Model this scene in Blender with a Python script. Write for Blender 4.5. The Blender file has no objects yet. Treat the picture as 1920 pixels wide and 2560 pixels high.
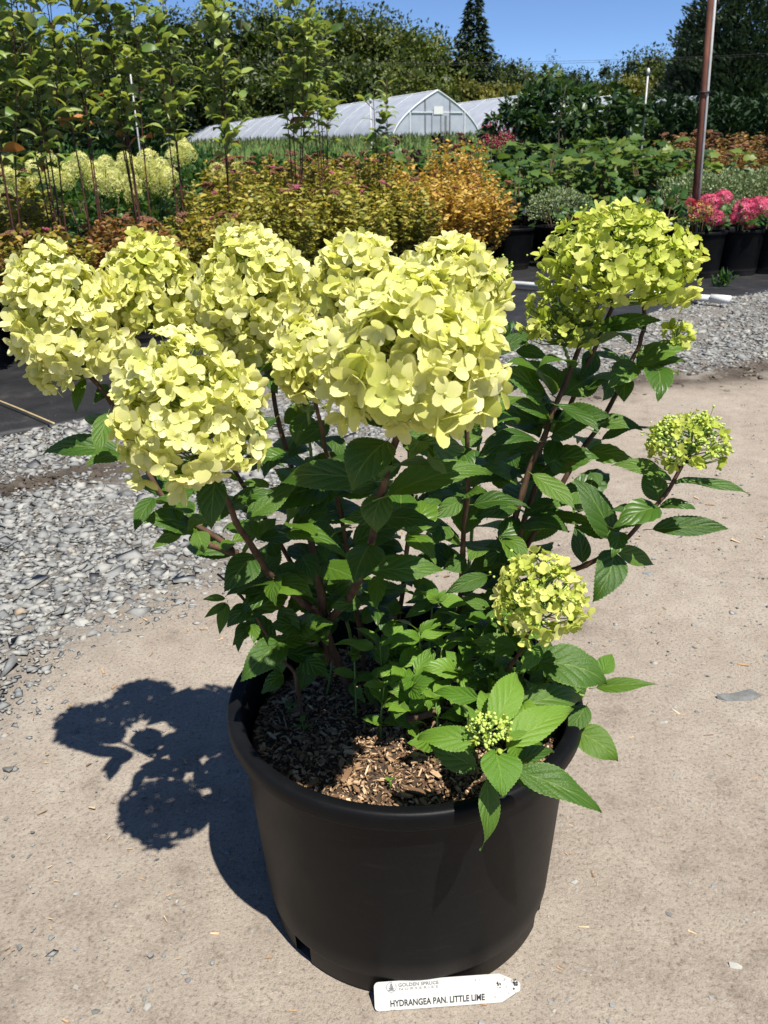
import bpy, math, random
import numpy as np
from mathutils import Vector, Matrix

# ------------------------------------------------------------------ camera, sky, sun, exposure
S = 1920 / 1659.0
FPX, CAMH, PITCH, ROLL = 2100.0, 1.045, math.radians(22.6), -0.025
scene = bpy.context.scene
col = scene.collection
cam_d = bpy.data.cameras.new('camera')
cam_d.sensor_fit = 'VERTICAL'; cam_d.sensor_height = 36.0
cam_d.lens = FPX / 2560 * 36.0
cam_d.clip_start = 0.02; cam_d.clip_end = 3000
cam_d.dof.use_dof = True; cam_d.dof.focus_distance = 1.05; cam_d.dof.aperture_fstop = 18
cam = bpy.data.objects.new('camera', cam_d); col.objects.link(cam)
cam.matrix_world = (Matrix.Translation((0, 0, CAMH)) @ Matrix.Rotation(math.pi / 2 - PITCH, 4, 'X')
                    @ Matrix.Rotation(ROLL, 4, 'Z'))
scene.camera = cam

SUN = Vector((0.257, -0.43, 1.0)).normalized()          # direction towards the sun
world = bpy.data.worlds.new('World'); scene.world = world; world.use_nodes = True
wn = world.node_tree.nodes; wl = world.node_tree.links
bgn = wn['Background']; sky = wn.new('ShaderNodeTexSky'); sky.sky_type = 'NISHITA'
sky.sun_disc = False; sky.sun_elevation = math.asin(SUN.z)
sky.sun_rotation = math.atan2(SUN.x, SUN.y)
sky.altitude = 3000; sky.air_density = 0.75; sky.dust_density = 0.0; sky.ozone_density = 6.0
wl.new(sky.outputs[0], bgn.inputs[0]); bgn.inputs[1].default_value = 0.085
sun_d = bpy.data.lights.new('sun', 'SUN'); sun_d.energy = 5.0; sun_d.angle = math.radians(0.55)
sun_d.color = (1.0, 0.955, 0.87)
sun = bpy.data.objects.new('sun', sun_d); col.objects.link(sun)
sun.rotation_euler = SUN.to_track_quat('Z', 'Y').to_euler(); sun.location = (5, -8, 20)
scene.view_settings.view_transform = 'Standard'; scene.view_settings.look = 'None'
scene.view_settings.exposure = 0.88; scene.view_settings.gamma = 1.0
scene.render.engine = 'CYCLES'
scene.cycles.max_bounces = 6; scene.cycles.transparent_max_bounces = 6

# ------------------------------------------------------------------ helpers
rng = np.random.default_rng(7)
random.seed(7)
_F = np.array([0, math.cos(PITCH), -math.sin(PITCH)]); _U = np.array([0, math.sin(PITCH), math.cos(PITCH)])
ORD = 'first second third fourth fifth sixth seventh eighth ninth tenth eleventh twelfth thirteenth fourteenth fifteenth sixteenth seventeenth eighteenth nineteenth twentieth twenty-first twenty-second twenty-third twenty-fourth twenty-fifth'.split()
_X = np.array([1.0, 0, 0]); _C = np.array([0, 0, CAMH])

def ray(px, py):
    a = px * S - 960; b = py * S - 1280; c, s = math.cos(ROLL), math.sin(ROLL)
    return _X * (c * a + s * b) - _U * (-s * a + c * b) + _F * FPX

def at(px, py, Y):
    """point of the place seen at survey mark (px, py) that stands Y metres ahead"""
    d = ray(px, py); return _C + d * Y / d[1]

def gnd(px, py, z=0.0):
    d = ray(px, py); return _C + d * (z - CAMH) / d[2]

def msize(pxs, P):
    """metres covered by pxs survey units at point P"""
    return pxs * S / FPX * float((np.asarray(P) - _C) @ _F)

def nrm(v):
    v = np.asarray(v, float); return v / (np.linalg.norm(v, axis=-1, keepdims=True) + 1e-12)

def sstep(x): x = np.clip(x, 0, 1); return x * x * (3 - 2 * x)

def vnoise(x, y, seed=0):
    r = np.random.default_rng(seed).random((256, 256))
    xi = np.floor(x).astype(int); yi = np.floor(y).astype(int); fx = sstep(x - xi); fy = sstep(y - yi)
    a = r[xi % 256, yi % 256]; b = r[(xi + 1) % 256, yi % 256]; c = r[xi % 256, (yi + 1) % 256]; d = r[(xi + 1) % 256, (yi + 1) % 256]
    return (a * (1 - fx) + b * fx) * (1 - fy) + (c * (1 - fx) + d * fx) * fy

def fbm(x, y, seed=0, o=4):
    t = 0; a = .5
    for k in range(o):
        t = t + a * vnoise(x, y, seed + k); x = x * 2.03 + 11.3; y = y * 2.03 + 5.7; a *= .5
    return t

def terrain(x, y):
    return 2.75 * sstep((np.asarray(y, float) - 14) / 56) + 0 * np.asarray(x, float)

def newmesh(name, V, F, mat=None, attrs=None, smooth=True):
    """V (n,3); F (m,k) array or list of such arrays"""
    me = bpy.data.meshes.new(name)
    Fs = F if isinstance(F, (list, tuple)) else [F]
    Fs = [np.asarray(f, np.int32) for f in Fs if len(f)]
    V = np.asarray(V, np.float32)
    me.vertices.add(len(V)); me.vertices.foreach_set('co', V.ravel())
    loops = np.concatenate([f.ravel() for f in Fs])
    tot = np.concatenate([np.full(len(f), f.shape[1], np.int32) for f in Fs])
    st = np.concatenate([[0], np.cumsum(tot)[:-1]]).astype(np.int32)
    me.loops.add(len(loops)); me.loops.foreach_set('vertex_index', loops)
    me.polygons.add(len(tot)); me.polygons.foreach_set('loop_start', st); me.polygons.foreach_set('loop_total', tot)
    me.polygons.foreach_set('use_smooth', np.full(len(tot), bool(smooth)))
    for k, a in (attrs or {}).items():
        a = np.asarray(a, np.float32)
        if a.ndim == 1:
            at_ = me.attributes.new(k, 'FLOAT', 'POINT'); at_.data.foreach_set('value', a)
        else:
            at_ = me.attributes.new(k, 'FLOAT_VECTOR', 'POINT'); at_.data.foreach_set('vector', a.ravel())
    if mat: me.materials.append(mat)
    me.update(calc_edges=True)
    return me

def link(name, data, parent=None, pinv=None):
    o = bpy.data.objects.new(name, data); col.objects.link(o)
    if parent is not None:
        o.parent = parent
        if pinv is not None: o.matrix_parent_inverse = pinv
    return o

def tag(o, label=None, cat=None, group=None, kind=None):
    if label: o['label'] = label
    if cat: o['category'] = cat
    if group: o['group'] = group
    if kind: o['kind'] = kind
    return o

def empty(name, loc, rz=0.0):
    o = bpy.data.objects.new(name, None); col.objects.link(o); o.empty_display_size = .05
    o.location = loc; o.rotation_euler = (0, 0, rz); return o

def copy_tree(o, parent=None):
    c = o.copy(); col.objects.link(c); c.parent = parent
    for ch in list(o.children): copy_tree(ch, c)
    return c

class Pile:
    """collects pieces and links them as one mesh"""
    def __init__(s): s.V = []; s.F = {}; s.A = {}; s.n = 0
    def add(s, V, F, **attrs):
        V = np.asarray(V, float).reshape(-1, 3)
        for f in (F if isinstance(F, (list, tuple)) and len(F) and isinstance(F[0], np.ndarray) else [np.asarray(F)]):
            s.F.setdefault(f.shape[1], []).append(f + s.n)
        for k, a in attrs.items():
            a = np.asarray(a, float)
            if a.ndim == 0: a = np.full(len(V), float(a))
            s.A.setdefault(k, []).append(a)
        s.V.append(V); s.n += len(V)
    def mesh(s, name, mat, smooth=True):
        return newmesh(name, np.concatenate(s.V), [np.concatenate(f) for f in s.F.values()], mat,
                       {k: np.concatenate(a) for k, a in s.A.items()}, smooth)
    def build(s, name, mat, parent=None, pinv=None, smooth=True):
        return link(name, s.mesh(name, mat, smooth), parent, pinv)

def frames(x, n):
    """(N,3,3) matrices whose columns are length, across, normal"""
    x = nrm(x); y = nrm(np.cross(n, x)); z = np.cross(x, y)
    return np.stack([x, y, z], -1)

def batch(T, F, M, P):
    V = np.einsum('nij,vj->nvi', M, T) + P[:, None, :]
    Fo = (F[None] + (np.arange(len(P)) * len(T))[:, None, None]).reshape(-1, F.shape[1])
    return V.reshape(-1, 3), Fo

def randdir(n, r=rng): return nrm(r.normal(size=(n, 3)))

def smoothpath(P, k=6):
    P = np.asarray(P, float)
    Q = np.vstack([2 * P[0] - P[1], P, 2 * P[-1] - P[-2]]); out = []
    for i in range(1, len(Q) - 2):
        p0, p1, p2, p3 = Q[i - 1:i + 3]
        for t in np.arange(k) / k:
            out.append(.5 * (2 * p1 + (p2 - p0) * t + (2 * p0 - 5 * p1 + 4 * p2 - p3) * t * t + (3 * p1 - p0 - 3 * p2 + p3) * t ** 3))
    out.append(P[-1]); return np.array(out)

def tube(P, R, sides=8, cap=True):
    P = np.asarray(P, float); n = len(P); R = np.broadcast_to(np.asarray(R, float), (n,))
    t = nrm(np.gradient(P, axis=0)); ref = np.array([0.31, 0.87, 0.38])
    a = nrm(np.cross(t, ref)); b = np.cross(t, a)
    th = np.arange(sides) / sides * 2 * np.pi
    V = (P[:, None] + R[:, None, None] * (np.cos(th)[None, :, None] * a[:, None] + np.sin(th)[None, :, None] * b[:, None])).reshape(-1, 3)
    i = np.arange(n - 1)[:, None] * sides; j = np.arange(sides)[None]; k = (j + 1) % sides
    F = np.stack([i + j, i + k, i + sides + k, i + sides + j], -1).reshape(-1, 4)
    if not cap: return V, [F]
    V = np.vstack([V, P[:1], P[-1:]]); c0 = n * sides
    jj = np.arange(sides); kk = (jj + 1) % sides
    T = np.concatenate([np.stack([np.full(sides, c0), kk, jj], -1),
                        np.stack([np.full(sides, c0 + 1), (n - 1) * sides + jj, (n - 1) * sides + kk], -1)])
    return V, [F, T]

def box(c, s, R=None):
    c = np.asarray(c, float); s = np.asarray(s, float) / 2
    v = np.array([[x, y, z] for x in (-1, 1) for y in (-1, 1) for z in (-1, 1)]) * s
    if R is not None: v = v @ np.asarray(R).T
    f = np.array([[0, 1, 3, 2], [4, 6, 7, 5], [0, 4, 5, 1], [2, 3, 7, 6], [0, 2, 6, 4], [1, 5, 7, 3]])
    return v + c, f

def lathe(prof, seg=64, skip=None):
    prof = np.asarray(prof, float); n = len(prof); th = np.arange(seg) / seg * 2 * np.pi
    V = np.stack([prof[:, 0, None] * np.cos(th), prof[:, 0, None] * np.sin(th), np.broadcast_to(prof[:, 1, None], (n, seg))], -1).reshape(-1, 3)
    F = []
    for i in range(n - 1):
        for j in range(seg):
            if skip and skip(i, j): continue
            k = (j + 1) % seg; F.append([i * seg + j, i * seg + k, (i + 1) * seg + k, (i + 1) * seg + j])
    return V, np.array(F)

# ------------------------------------------------------------------ materials
def mat(name):
    m = bpy.data.materials.new(name); m.use_nodes = True
    nt = m.node_tree; p = nt.nodes['Principled BSDF']
    return m, nt, p

class NT:
    def __init__(s, nt): s.nt = nt
    def n(s, t, **kw):
        x = s.nt.nodes.new(t)
        for k, v in kw.items(): setattr(x, k, v)
        return x
    def l(s, a, b): s.nt.links.new(a, b)
    def attr(s, name): return s.n('ShaderNodeAttribute', attribute_name=name).outputs['Fac']
    def noise(s, scale, detail=4, rough=.55, coord=None, dist=0.0):
        x = s.n('ShaderNodeTexNoise'); x.inputs['Scale'].default_value = scale; x.inputs['Detail'].default_value = detail
        x.inputs['Roughness'].default_value = rough; x.inputs['Distortion'].default_value = dist
        if coord is not None: s.l(coord, x.inputs['Vector'])
        return x.outputs['Fac']
    def obj(s): return s.n('ShaderNodeTexCoord').outputs['Object']
    def pos(s): return s.n('ShaderNodeNewGeometry').outputs['Position']
    def ramp(s, fac, stops):
        r = s.n('ShaderNodeValToRGB'); e = r.color_ramp.elements
        while len(e) < len(stops): e.new(.5)
        for i, (p, c) in enumerate(stops): e[i].position = p; e[i].color = (*c, 1)
        s.l(fac, r.inputs[0]); return r.outputs[0]
    def mix(s, f, a, b, mode='MIX'):
        x = s.n('ShaderNodeMix', data_type='RGBA', blend_type=mode)
        for q, v in ((0, f), (6, a), (7, b)):
            if hasattr(v, 'links'): s.l(v, x.inputs[q])
            else: x.inputs[q].default_value = v if q == 0 else (*v, 1)
        return x.outputs[2]
    def math(s, op, a, b=0.0, clamp=False):
        x = s.n('ShaderNodeMath', operation=op, use_clamp=clamp)
        for sock, v in ((x.inputs[0], a), (x.inputs[1], b)):
            if hasattr(v, 'links'): s.l(v, sock)
            else: sock.default_value = v
        return x.outputs[0]
    def bump(s, h, strength=.3, dist=.01, nrm_=None):
        b = s.n('ShaderNodeBump'); b.inputs['Strength'].default_value = strength; b.inputs['Distance'].default_value = dist
        s.l(h, b.inputs['Height'])
        if nrm_ is not None: s.l(nrm_, b.inputs['Normal'])
        return b.outputs[0]

def leafy(name, stops, trans=.3, tcol=(1.5, 1.6, .6), rough=.5, spec=.35, under=None, veins=False, src='tint'):
    """two-sided leaf: reflected colour from the per-leaf tint, some light passing through"""
    m, nt, p = mat(name); N = NT(nt)
    f = N.attr('tint') if src == 'tint' else N.n('ShaderNodeObjectInfo').outputs['Random']
    c = N.ramp(f, stops)
    nz = N.noise(60, 3, coord=N.obj())
    c = N.mix(N.math('MULTIPLY', nz, .45), c, N.mix(1.0, c, (.55, .62, .5), 'MULTIPLY'))
    if veins:
        at_ = N.n('ShaderNodeAttribute', attribute_name='luv'); sx = N.n('ShaderNodeSeparateXYZ'); N.l(at_.outputs['Vector'], sx.inputs[0])
        av = N.math('ABSOLUTE', sx.outputs[1])
        ph = N.math('SUBTRACT', N.math('MULTIPLY', sx.outputs[0], 5.5), N.math('MULTIPLY', N.math('POWER', av, .75), 2.3))
        w = N.math('ABSOLUTE', N.math('SUBTRACT', N.math('FRACT', ph), .5))          # 0 at vein
        lat = N.math('SUBTRACT', 1.0, N.math('MULTIPLY', w, 11.0), True)
        mid = N.math('SUBTRACT', 1.0, N.math('MULTIPLY', av, 16.0), True)
        v = N.math('MAXIMUM', N.math('MULTIPLY', lat, .30), mid)
        edge = N.math('MULTIPLY', N.math('SUBTRACT', av, .93, True), 9.0, True)  # pale outline along the margin, sunlit leaf edges put into the colour
        c = N.mix(N.math('MULTIPLY', N.math('MAXIMUM', v, edge), .45), c, (.22, .30, .07))
        blot = N.math('MULTIPLY', N.math('GREATER_THAN', N.noise(30, 2, coord=N.obj()), .73), .5)
        c = N.mix(blot, c, (.13, .10, .03))
        h = N.math('ADD', N.math('MULTIPLY', N.math('MINIMUM', w, .35), 1.2), N.math('MULTIPLY', N.noise(45, 3, coord=N.obj()), .6))
        N.l(N.bump(h, .5, .004), p.inputs['Normal'])
    if under:
        bf = N.n('ShaderNodeNewGeometry').outputs['Backfacing']
        c = N.mix(bf, c, N.mix(.6, c, under))
    N.l(c, p.inputs['Base Color']); p.inputs['Roughness'].default_value = rough
    p.inputs['Specular IOR Level'].default_value = spec
    t = N.n('ShaderNodeBsdfTranslucent'); N.l(N.mix(1.0, c, tcol, 'MULTIPLY'), t.inputs[0])
    ms = N.n('ShaderNodeMixShader'); ms.inputs[0].default_value = trans
    N.l(p.outputs[0], ms.inputs[1]); N.l(t.outputs[0], ms.inputs[2])
    N.l(ms.outputs[0], nt.nodes['Material Output'].inputs[0])
    return m

def rough_mat(name, stops, scale=20, rough=.8, bump=.3, bdist=.003, detail=6, metal=0.0, stretch=None, src=None, spec=.3):
    m, nt, p = mat(name); N = NT(nt); co = N.obj()
    if stretch:
        mp = N.n('ShaderNodeMapping'); mp.inputs['Scale'].default_value = stretch; N.l(co, mp.inputs[0]); co = mp.outputs[0]
    f = N.noise(scale, detail, .6, co)
    c = N.ramp(f if src is None else N.math('ADD', N.math('MULTIPLY', f, .45), N.math('MULTIPLY', N.attr(src), .75)), stops)
    N.l(c, p.inputs['Base Color']); p.inputs['Roughness'].default_value = rough; p.inputs['Metallic'].default_value = metal
    p.inputs['Specular IOR Level'].default_value = spec
    if bump: N.l(N.bump(f, bump, bdist), p.inputs['Normal'])
    return m

M_leaf = leafy('hydrangea_leaf', [(0, (.030, .078, .007)), (.5, (.052, .118, .010)), (1, (.085, .16, .014))], .24, (1.9, 1.9, .3), .42, .4, (.10, .17, .07), True, 'obj')
M_young = leafy('young_hydrangea_leaf', [(0, (.085, .19, .016)), (1, (.15, .27, .03))], .3, (1.6, 1.5, .35), .45, .35, (.14, .24, .08), True, 'obj')
M_wood = rough_mat('hydrangea_wood', [(.3, (.035, .018, .011)), (.55, (.095, .052, .031)), (.75, (.18, .115, .072))], 30, .75, .5, .002, stretch=(3, 3, .6))
M_green_stem = rough_mat('green_stem', [(.3, (.10, .17, .035)), (.7, (.20, .28, .07))], 60, .6, .2, .001)
M_bark = rough_mat('tree_bark', [(.3, (.03, .022, .016)), (.7, (.10, .08, .06))], 6, .9, .5, .02)
M_redstem = rough_mat('red_stem', [(.3, (.032, .014, .010)), (.7, (.095, .034, .024))], 20, .55, .2, .002)

def black_plastic():
    m, nt, p = mat('black_pot_plastic'); N = NT(nt); co = N.obj()
    d = N.noise(7, 6, .65, co); g = N.noise(900, 2, .5, co)
    sp = N.math('GREATER_THAN', N.noise(260, 2, .5, co), .74)
    c = N.ramp(d, [(.35, (.0030, .0032, .0038)), (.75, (.0068, .0070, .0076))])
    c = N.mix(N.math('MULTIPLY', sp, .2), c, (.06, .055, .05))
    sx = N.n('ShaderNodeSeparateXYZ'); N.l(co, sx.inputs[0])
    low = N.math('MULTIPLY', N.math('SUBTRACT', 1.0, N.math('MULTIPLY', sx.outputs[2], 14.0), True), N.math('MULTIPLY', d, .75), True)
    c = N.mix(low, c, (.13, .11, .09))
    N.l(c, p.inputs['Base Color']); N.l(N.math('ADD', N.math('MULTIPLY', d, .3), .33), p.inputs['Roughness'])
    p.inputs['Specular IOR Level'].default_value = .11
    mp = N.n('ShaderNodeMapping'); mp.inputs['Scale'].default_value = (1, 1, 9); N.l(co, mp.inputs[0])
    scuff = N.math('MULTIPLY', N.math('SUBTRACT', N.noise(16, 6, .7, mp.outputs[0]), .58, True), .7, True)
    N.l(N.mix(scuff, c, (.07, .066, .06)), p.inputs['Base Color'])
    N.l(N.bump(g, .18, .0008), p.inputs['Normal'])
    return m
M_pot = black_plastic()

def petal_mat():
    m, nt, p = mat('lime_petal'); N = NT(nt)
    t = N.attr('tint'); r = N.attr('rad')
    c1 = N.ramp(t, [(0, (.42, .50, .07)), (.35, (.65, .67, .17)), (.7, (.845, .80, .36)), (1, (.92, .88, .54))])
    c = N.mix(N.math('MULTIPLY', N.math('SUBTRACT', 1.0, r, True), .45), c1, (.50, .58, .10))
    bl = N.math('MULTIPLY', N.math('SUBTRACT', N.attr('blush'), N.math('SUBTRACT', 1.35, r)), 1.6, True)
    c = N.mix(bl, c, (.86, .72, .42))
    c = N.mix(N.math('MULTIPLY', N.noise(170, 3, coord=N.obj()), .3), c, N.mix(1.0, c, (.84, .86, .7), 'MULTIPLY'))
    N.l(c, p.inputs['Base Color']); p.inputs['Roughness'].default_value = .55; p.inputs['Specular IOR Level'].default_value = .2
    tr = N.n('ShaderNodeBsdfTranslucent'); N.l(N.mix(1.0, c, (.98, 1.0, .6), 'MULTIPLY'), tr.inputs[0])
    ms = N.n('ShaderNodeMixShader'); ms.inputs[0].default_value = .48
    N.l(p.outputs[0], ms.inputs[1]); N.l(tr.outputs[0], ms.inputs[2]); N.l(ms.outputs[0], nt.nodes['Material Output'].inputs[0])
    return m
M_petal = petal_mat()
M_bud = rough_mat('pale_green_bud', [(.3, (.26, .38, .05)), (.7, (.48, .56, .14))], 200, .6, 0)
# ------------------------------------------------------------------ ground
GX = np.array([-9, -3, -1.2, -.80, -.45, 0, .6, 1.9, 4, 9.0]); GY = np.array([-3, .2, 1.0, 1.40, 1.9, 2.9, 3.70, 4.05, 5.0, 8.0])
E0 = np.array([-1.63, 3.44]); ED = nrm(np.array([.81, .60])); EN = np.array([-ED[1], ED[0]])   # edge of the fabric

def gravel_mask(x, y):
    n = fbm(x * 2.3, y * 2.3, 3) - .47
    g = sstep((y - np.interp(x, GX, GY) + n * 1.3 + .22) / .85)
    return g * (y < 12)
def edge_dist(x, y): return (x - E0[0]) * EN[0] + (y - E0[1]) * EN[1]       # >0 on the fabric
def mud_mask(x, y):
    n = fbm(x * 3.1, y * 3.1, 9)
    d = y - np.interp(x, GX, GY)
    a = sstep(1 - np.abs(d - .20 - (n - .47) * .5) / .34) * sstep((x - .2) / .5) * sstep((n - .24) / .16)
    ed = -edge_dist(x, y)
    b = sstep(1 - np.abs(ed - .62 - (n - .5) * .5) / .28) * sstep((n - .40) / .14) * sstep((.3 - x) / .5)
    return np.clip(a + b, 0, 1)

def make_ground():
    xs = np.concatenate([-np.geomspace(600, 2.8, 40), np.arange(-2.7, 4.3, .035), np.geomspace(4.4, 600, 40)])
    ys = np.concatenate([[-300, -80, -20, -5, -1, 0], np.arange(.35, 8.0, .035), np.geomspace(8.1, 900, 60)])
    X, Y = np.meshgrid(xs, ys, indexing='ij'); nx, ny = X.shape
    near = sstep((12 - Y) / 4) * sstep((6 - np.abs(X)) / 2)
    Z = terrain(X, Y)
    bump = (fbm(X * 1.3, Y * 1.3, 21) - .47) * .012 + (fbm(X * 11, Y * 11, 31) - .47) * .008 + (fbm(X * 40, Y * 40, 41, 2) - .37) * .003
    gm = gravel_mask(X, Y); bump = bump + gm * (fbm(X * 28, Y * 28, 51, 3) - .45) * .016
    calm = sstep((np.hypot(X - .02, Y - 1.0) - .22) / .12)          # trodden flat where the pot stands
    Z = Z + bump * near * calm - .012 * sstep((edge_dist(X, Y) + .02) / .06) * near
    V = np.stack([X, Y, Z], -1).reshape(-1, 3)
    i = np.arange(nx - 1)[:, None] * ny; j = np.arange(ny - 1)[None]
    F = np.stack([i + j, i + ny + j, i + ny + j + 1, i + j + 1], -1).reshape(-1, 4)
    grass = sstep((Y - 13) / 4)
    m, nt, p = mat('dirt_and_gravel'); N = NT(nt); co = N.pos()
    big = N.noise(1.7, 5, .6, co); med = N.noise(14, 6, .65, co); fine = N.noise(150, 5, .7, co); vf = N.noise(420, 3, .6, co)
    dirt = N.ramp(N.math('ADD', N.math('MULTIPLY', big, .5), N.math('MULTIPLY', med, .5)),
                  [(.34, (.165, .137, .110)), (.46, (.258, .218, .179)), (.55, (.288, .248, .204)), (.68, (.345, .302, .252))])
    dirt = N.mix(N.math('MULTIPLY', N.math('SUBTRACT', .475, fine), 4.6, True), dirt, (.085, .066, .05))
    dirt = N.mix(N.math('MULTIPLY', N.math('SUBTRACT', fine, .56), 3.5, True), dirt, (.40, .36, .31))
    dirt = N.mix(N.math('MULTIPLY', N.math('SUBTRACT', .45, vf), 4.0, True), dirt, (.10, .082, .065))
    vo = N.n('ShaderNodeTexVoronoi'); vo.inputs['Scale'].default_value = 95; N.l(co, vo.inputs['Vector'])
    sc = N.n('ShaderNodeSeparateColor'); N.l(vo.outputs['Color'], sc.inputs[0])
    stone = N.ramp(sc.outputs[0], [(0, (.07, .066, .06)), (.5, (.15, .15, .145)), (.8, (.24, .24, .225)), (1, (.19, .155, .12))])
    stone = N.mix(N.math('MULTIPLY', vo.outputs['Distance'], 1.0, True), stone, (.085, .076, .064))
    c = N.mix(N.math('MULTIPLY', N.attr('gravel'), .85), dirt, stone)
    mudc = N.ramp(N.math('ADD', N.math('MULTIPLY', fine, .6), N.math('MULTIPLY', med, .4)), [(.38, (.022, .017, .013)), (.60, (.085, .068, .053))])
    c = N.mix(N.math('MULTIPLY', N.attr('mud'), .92), c, mudc)
    gr = N.ramp(N.noise(.9, 6, .7, co), [(.3, (.035, .075, .018)), (.55, (.07, .12, .028)), (.75, (.13, .15, .05))])
    c = N.mix(N.attr('grass'), c, gr)
    N.l(c, p.inputs['Base Color']); p.inputs['Roughness'].default_value = .95; p.inputs['Specular IOR Level'].default_value = .15
    h = N.math('ADD', N.math('MULTIPLY', med, .5), N.math('ADD', N.math('MULTIPLY', fine, .35), N.math('MULTIPLY', vf, .15)))
    N.l(N.bump(h, .85, .012), p.inputs['Normal'])
    o = link('ground', newmesh('ground', V, F, m, dict(gravel=gm.ravel(), mud=mud_mask(X, Y).ravel(), grass=grass.ravel())))
    tag(o, 'packed beige dirt track turning to gravel and grass', kind='structure')
make_ground()

def ico():
    t = (1 + 5 ** .5) / 2
    v = nrm(np.array([[-1, t, 0], [1, t, 0], [-1, -t, 0], [1, -t, 0], [0, -1, t], [0, 1, t], [0, -1, -t], [0, 1, -t], [t, 0, -1], [t, 0, 1], [-t, 0, -1], [-t, 0, 1]], float))
    f = np.array([[0, 11, 5], [0, 5, 1], [0, 1, 7], [0, 7, 10], [0, 10, 11], [1, 5, 9], [5, 11, 4], [11, 10, 2], [10, 7, 6], [7, 1, 8],
                  [3, 9, 4], [3, 4, 2], [3, 2, 6], [3, 6, 8], [3, 8, 9], [4, 9, 5], [2, 4, 11], [6, 2, 10], [8, 6, 7], [9, 8, 1]])
    return v, f
ICO_V, ICO_F = ico()
def stone_shapes(k, seed):
    r = np.random.default_rng(seed); out = []
    for _ in range(k):
        v = ICO_V * (1 + r.uniform(-.30, .32, (12, 1))) + r.normal(0, .16, (12, 3))
        for q in range(5):                                   # broken flat faces
            d = randdir(1, r)[0]; h = r.uniform(.32, .7); s = v @ d; v = v - np.where(s > h, s - h, 0)[:, None] * d
        out.append(v)
    return out
OCT_V = np.array([[1, 0, 0], [-1, 0, 0], [0, 1, 0], [0, -1, 0], [0, 0, 1], [0, 0, -1]], float)
OCT_F = np.array([[0, 2, 4], [2, 1, 4], [1, 3, 4], [3, 0, 4], [2, 0, 5], [1, 2, 5], [3, 1, 5], [0, 3, 5]])
def chip_shapes(k, seed):
    """sharp broken stones"""
    r = np.random.default_rng(seed); out = []
    for _ in range(k):
        v = OCT_V.copy(); v[:4, :2] += r.normal(0, .34, (4, 2)); v[:4, 2] += r.normal(0, .32, 4); v[4, :2] += r.normal(0, .45, 2); v[5, :2] += r.normal(0, .3, 2); out.append(v * 1.18)
    return out
def zrot(a):
    c, s = np.cos(a), np.sin(a); z = 0 * a; return np.stack([np.stack([c, -s, z], -1), np.stack([s, c, z], -1), np.stack([z, z, z + 1], -1)], -2)
def tilt(n, amt, r):
    ax = randdir(n, r) * r.uniform(0, amt, (n, 1)); K = np.zeros((n, 3, 3))
    K[:, 0, 1] = -ax[:, 2]; K[:, 0, 2] = ax[:, 1]; K[:, 1, 0] = ax[:, 2]; K[:, 1, 2] = -ax[:, 0]; K[:, 2, 0] = -ax[:, 1]; K[:, 2, 1] = ax[:, 0]
    return np.eye(3) + K + .5 * K @ K
def gz(x, y):
    return terrain(x, y)

M_stone = rough_mat('crushed_stone', [(.15, (.085, .085, .082)), (.4, (.165, .17, .168)), (.62, (.23, .228, .214)), (.85, (.31, .305, .278)), (1, (.28, .215, .15))], 70, .85, .3, .002, src='tint')

def make_gravel():
    r = np.random.default_rng(5); P = Pile()
    shapes = chip_shapes(14, 3)
    n = 420000
    # more tries close by, where single stones show
    x = r.uniform(-3.0, 5.2, n); y = .8 + (7.4 - .8) * r.random(n) ** 1.25
    vis = r.random(n) < np.clip(1.25 / (.4 + y * .45) , .22, 1); x, y = x[vis], y[vis]; n = len(x); g = gravel_mask(x, y); ed = -edge_dist(x, y); mu = mud_mask(x, y)
    inview = np.abs(x - .1) < .62 * y + .35
    keep = (r.random(n) < (g ** 1.2 * .95 + .004) * (1 - .93 * mu)) & (ed > -.05) & inview & (np.hypot(x - .02, y - 1.0) > .3)
    x, y, g, ed = x[keep], y[keep], g[keep], ed[keep]; n = len(x)
    s = np.exp(r.normal(np.log(.0058), .50, n)) * (.66 + .5 * g); s = np.clip(s, .0025, .026); s = np.where(g < .25, np.minimum(s, .007), s)
    fl = r.uniform(.28, .6, n)
    lift = np.where(g > .6, r.uniform(-.1, .35, n), r.uniform(-.45, .0, n))
    M = zrot(r.uniform(0, 6.28, n)) @ tilt(n, .45, r) @ (np.eye(3)[None] * np.stack([s * r.uniform(.9, 1.6, n), s, s * fl], -1)[:, :, None])
    pos = np.stack([x, y, gz(x, y) + s * fl * lift], -1)
    tint = np.clip(r.beta(2.4, 2.4, n) * .92 + (r.random(n) < .015) * .6, 0, 1.0)
    k = r.integers(0, len(shapes), n)
    for q, T in enumerate(shapes):
        w = k == q
        V, F = batch(T, OCT_F, M[w], pos[w]); P.add(V, F, tint=np.repeat(tint[w], len(T)))
    o = P.build('gravel', M_stone)
    tag(o, 'grey crushed stone gravel spread between the black fabric and the dirt', 'gravel', kind='stuff')
make_gravel()

M_chip = rough_mat('wood_chip', [(.1, (.05, .028, .016)), (.4, (.15, .085, .045)), (.65, (.30, .19, .105)), (.9, (.47, .34, .21)), (1, (.55, .44, .30))], 80, .85, .4, .001, src='tint', stretch=(.4, 1, 1))

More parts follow.
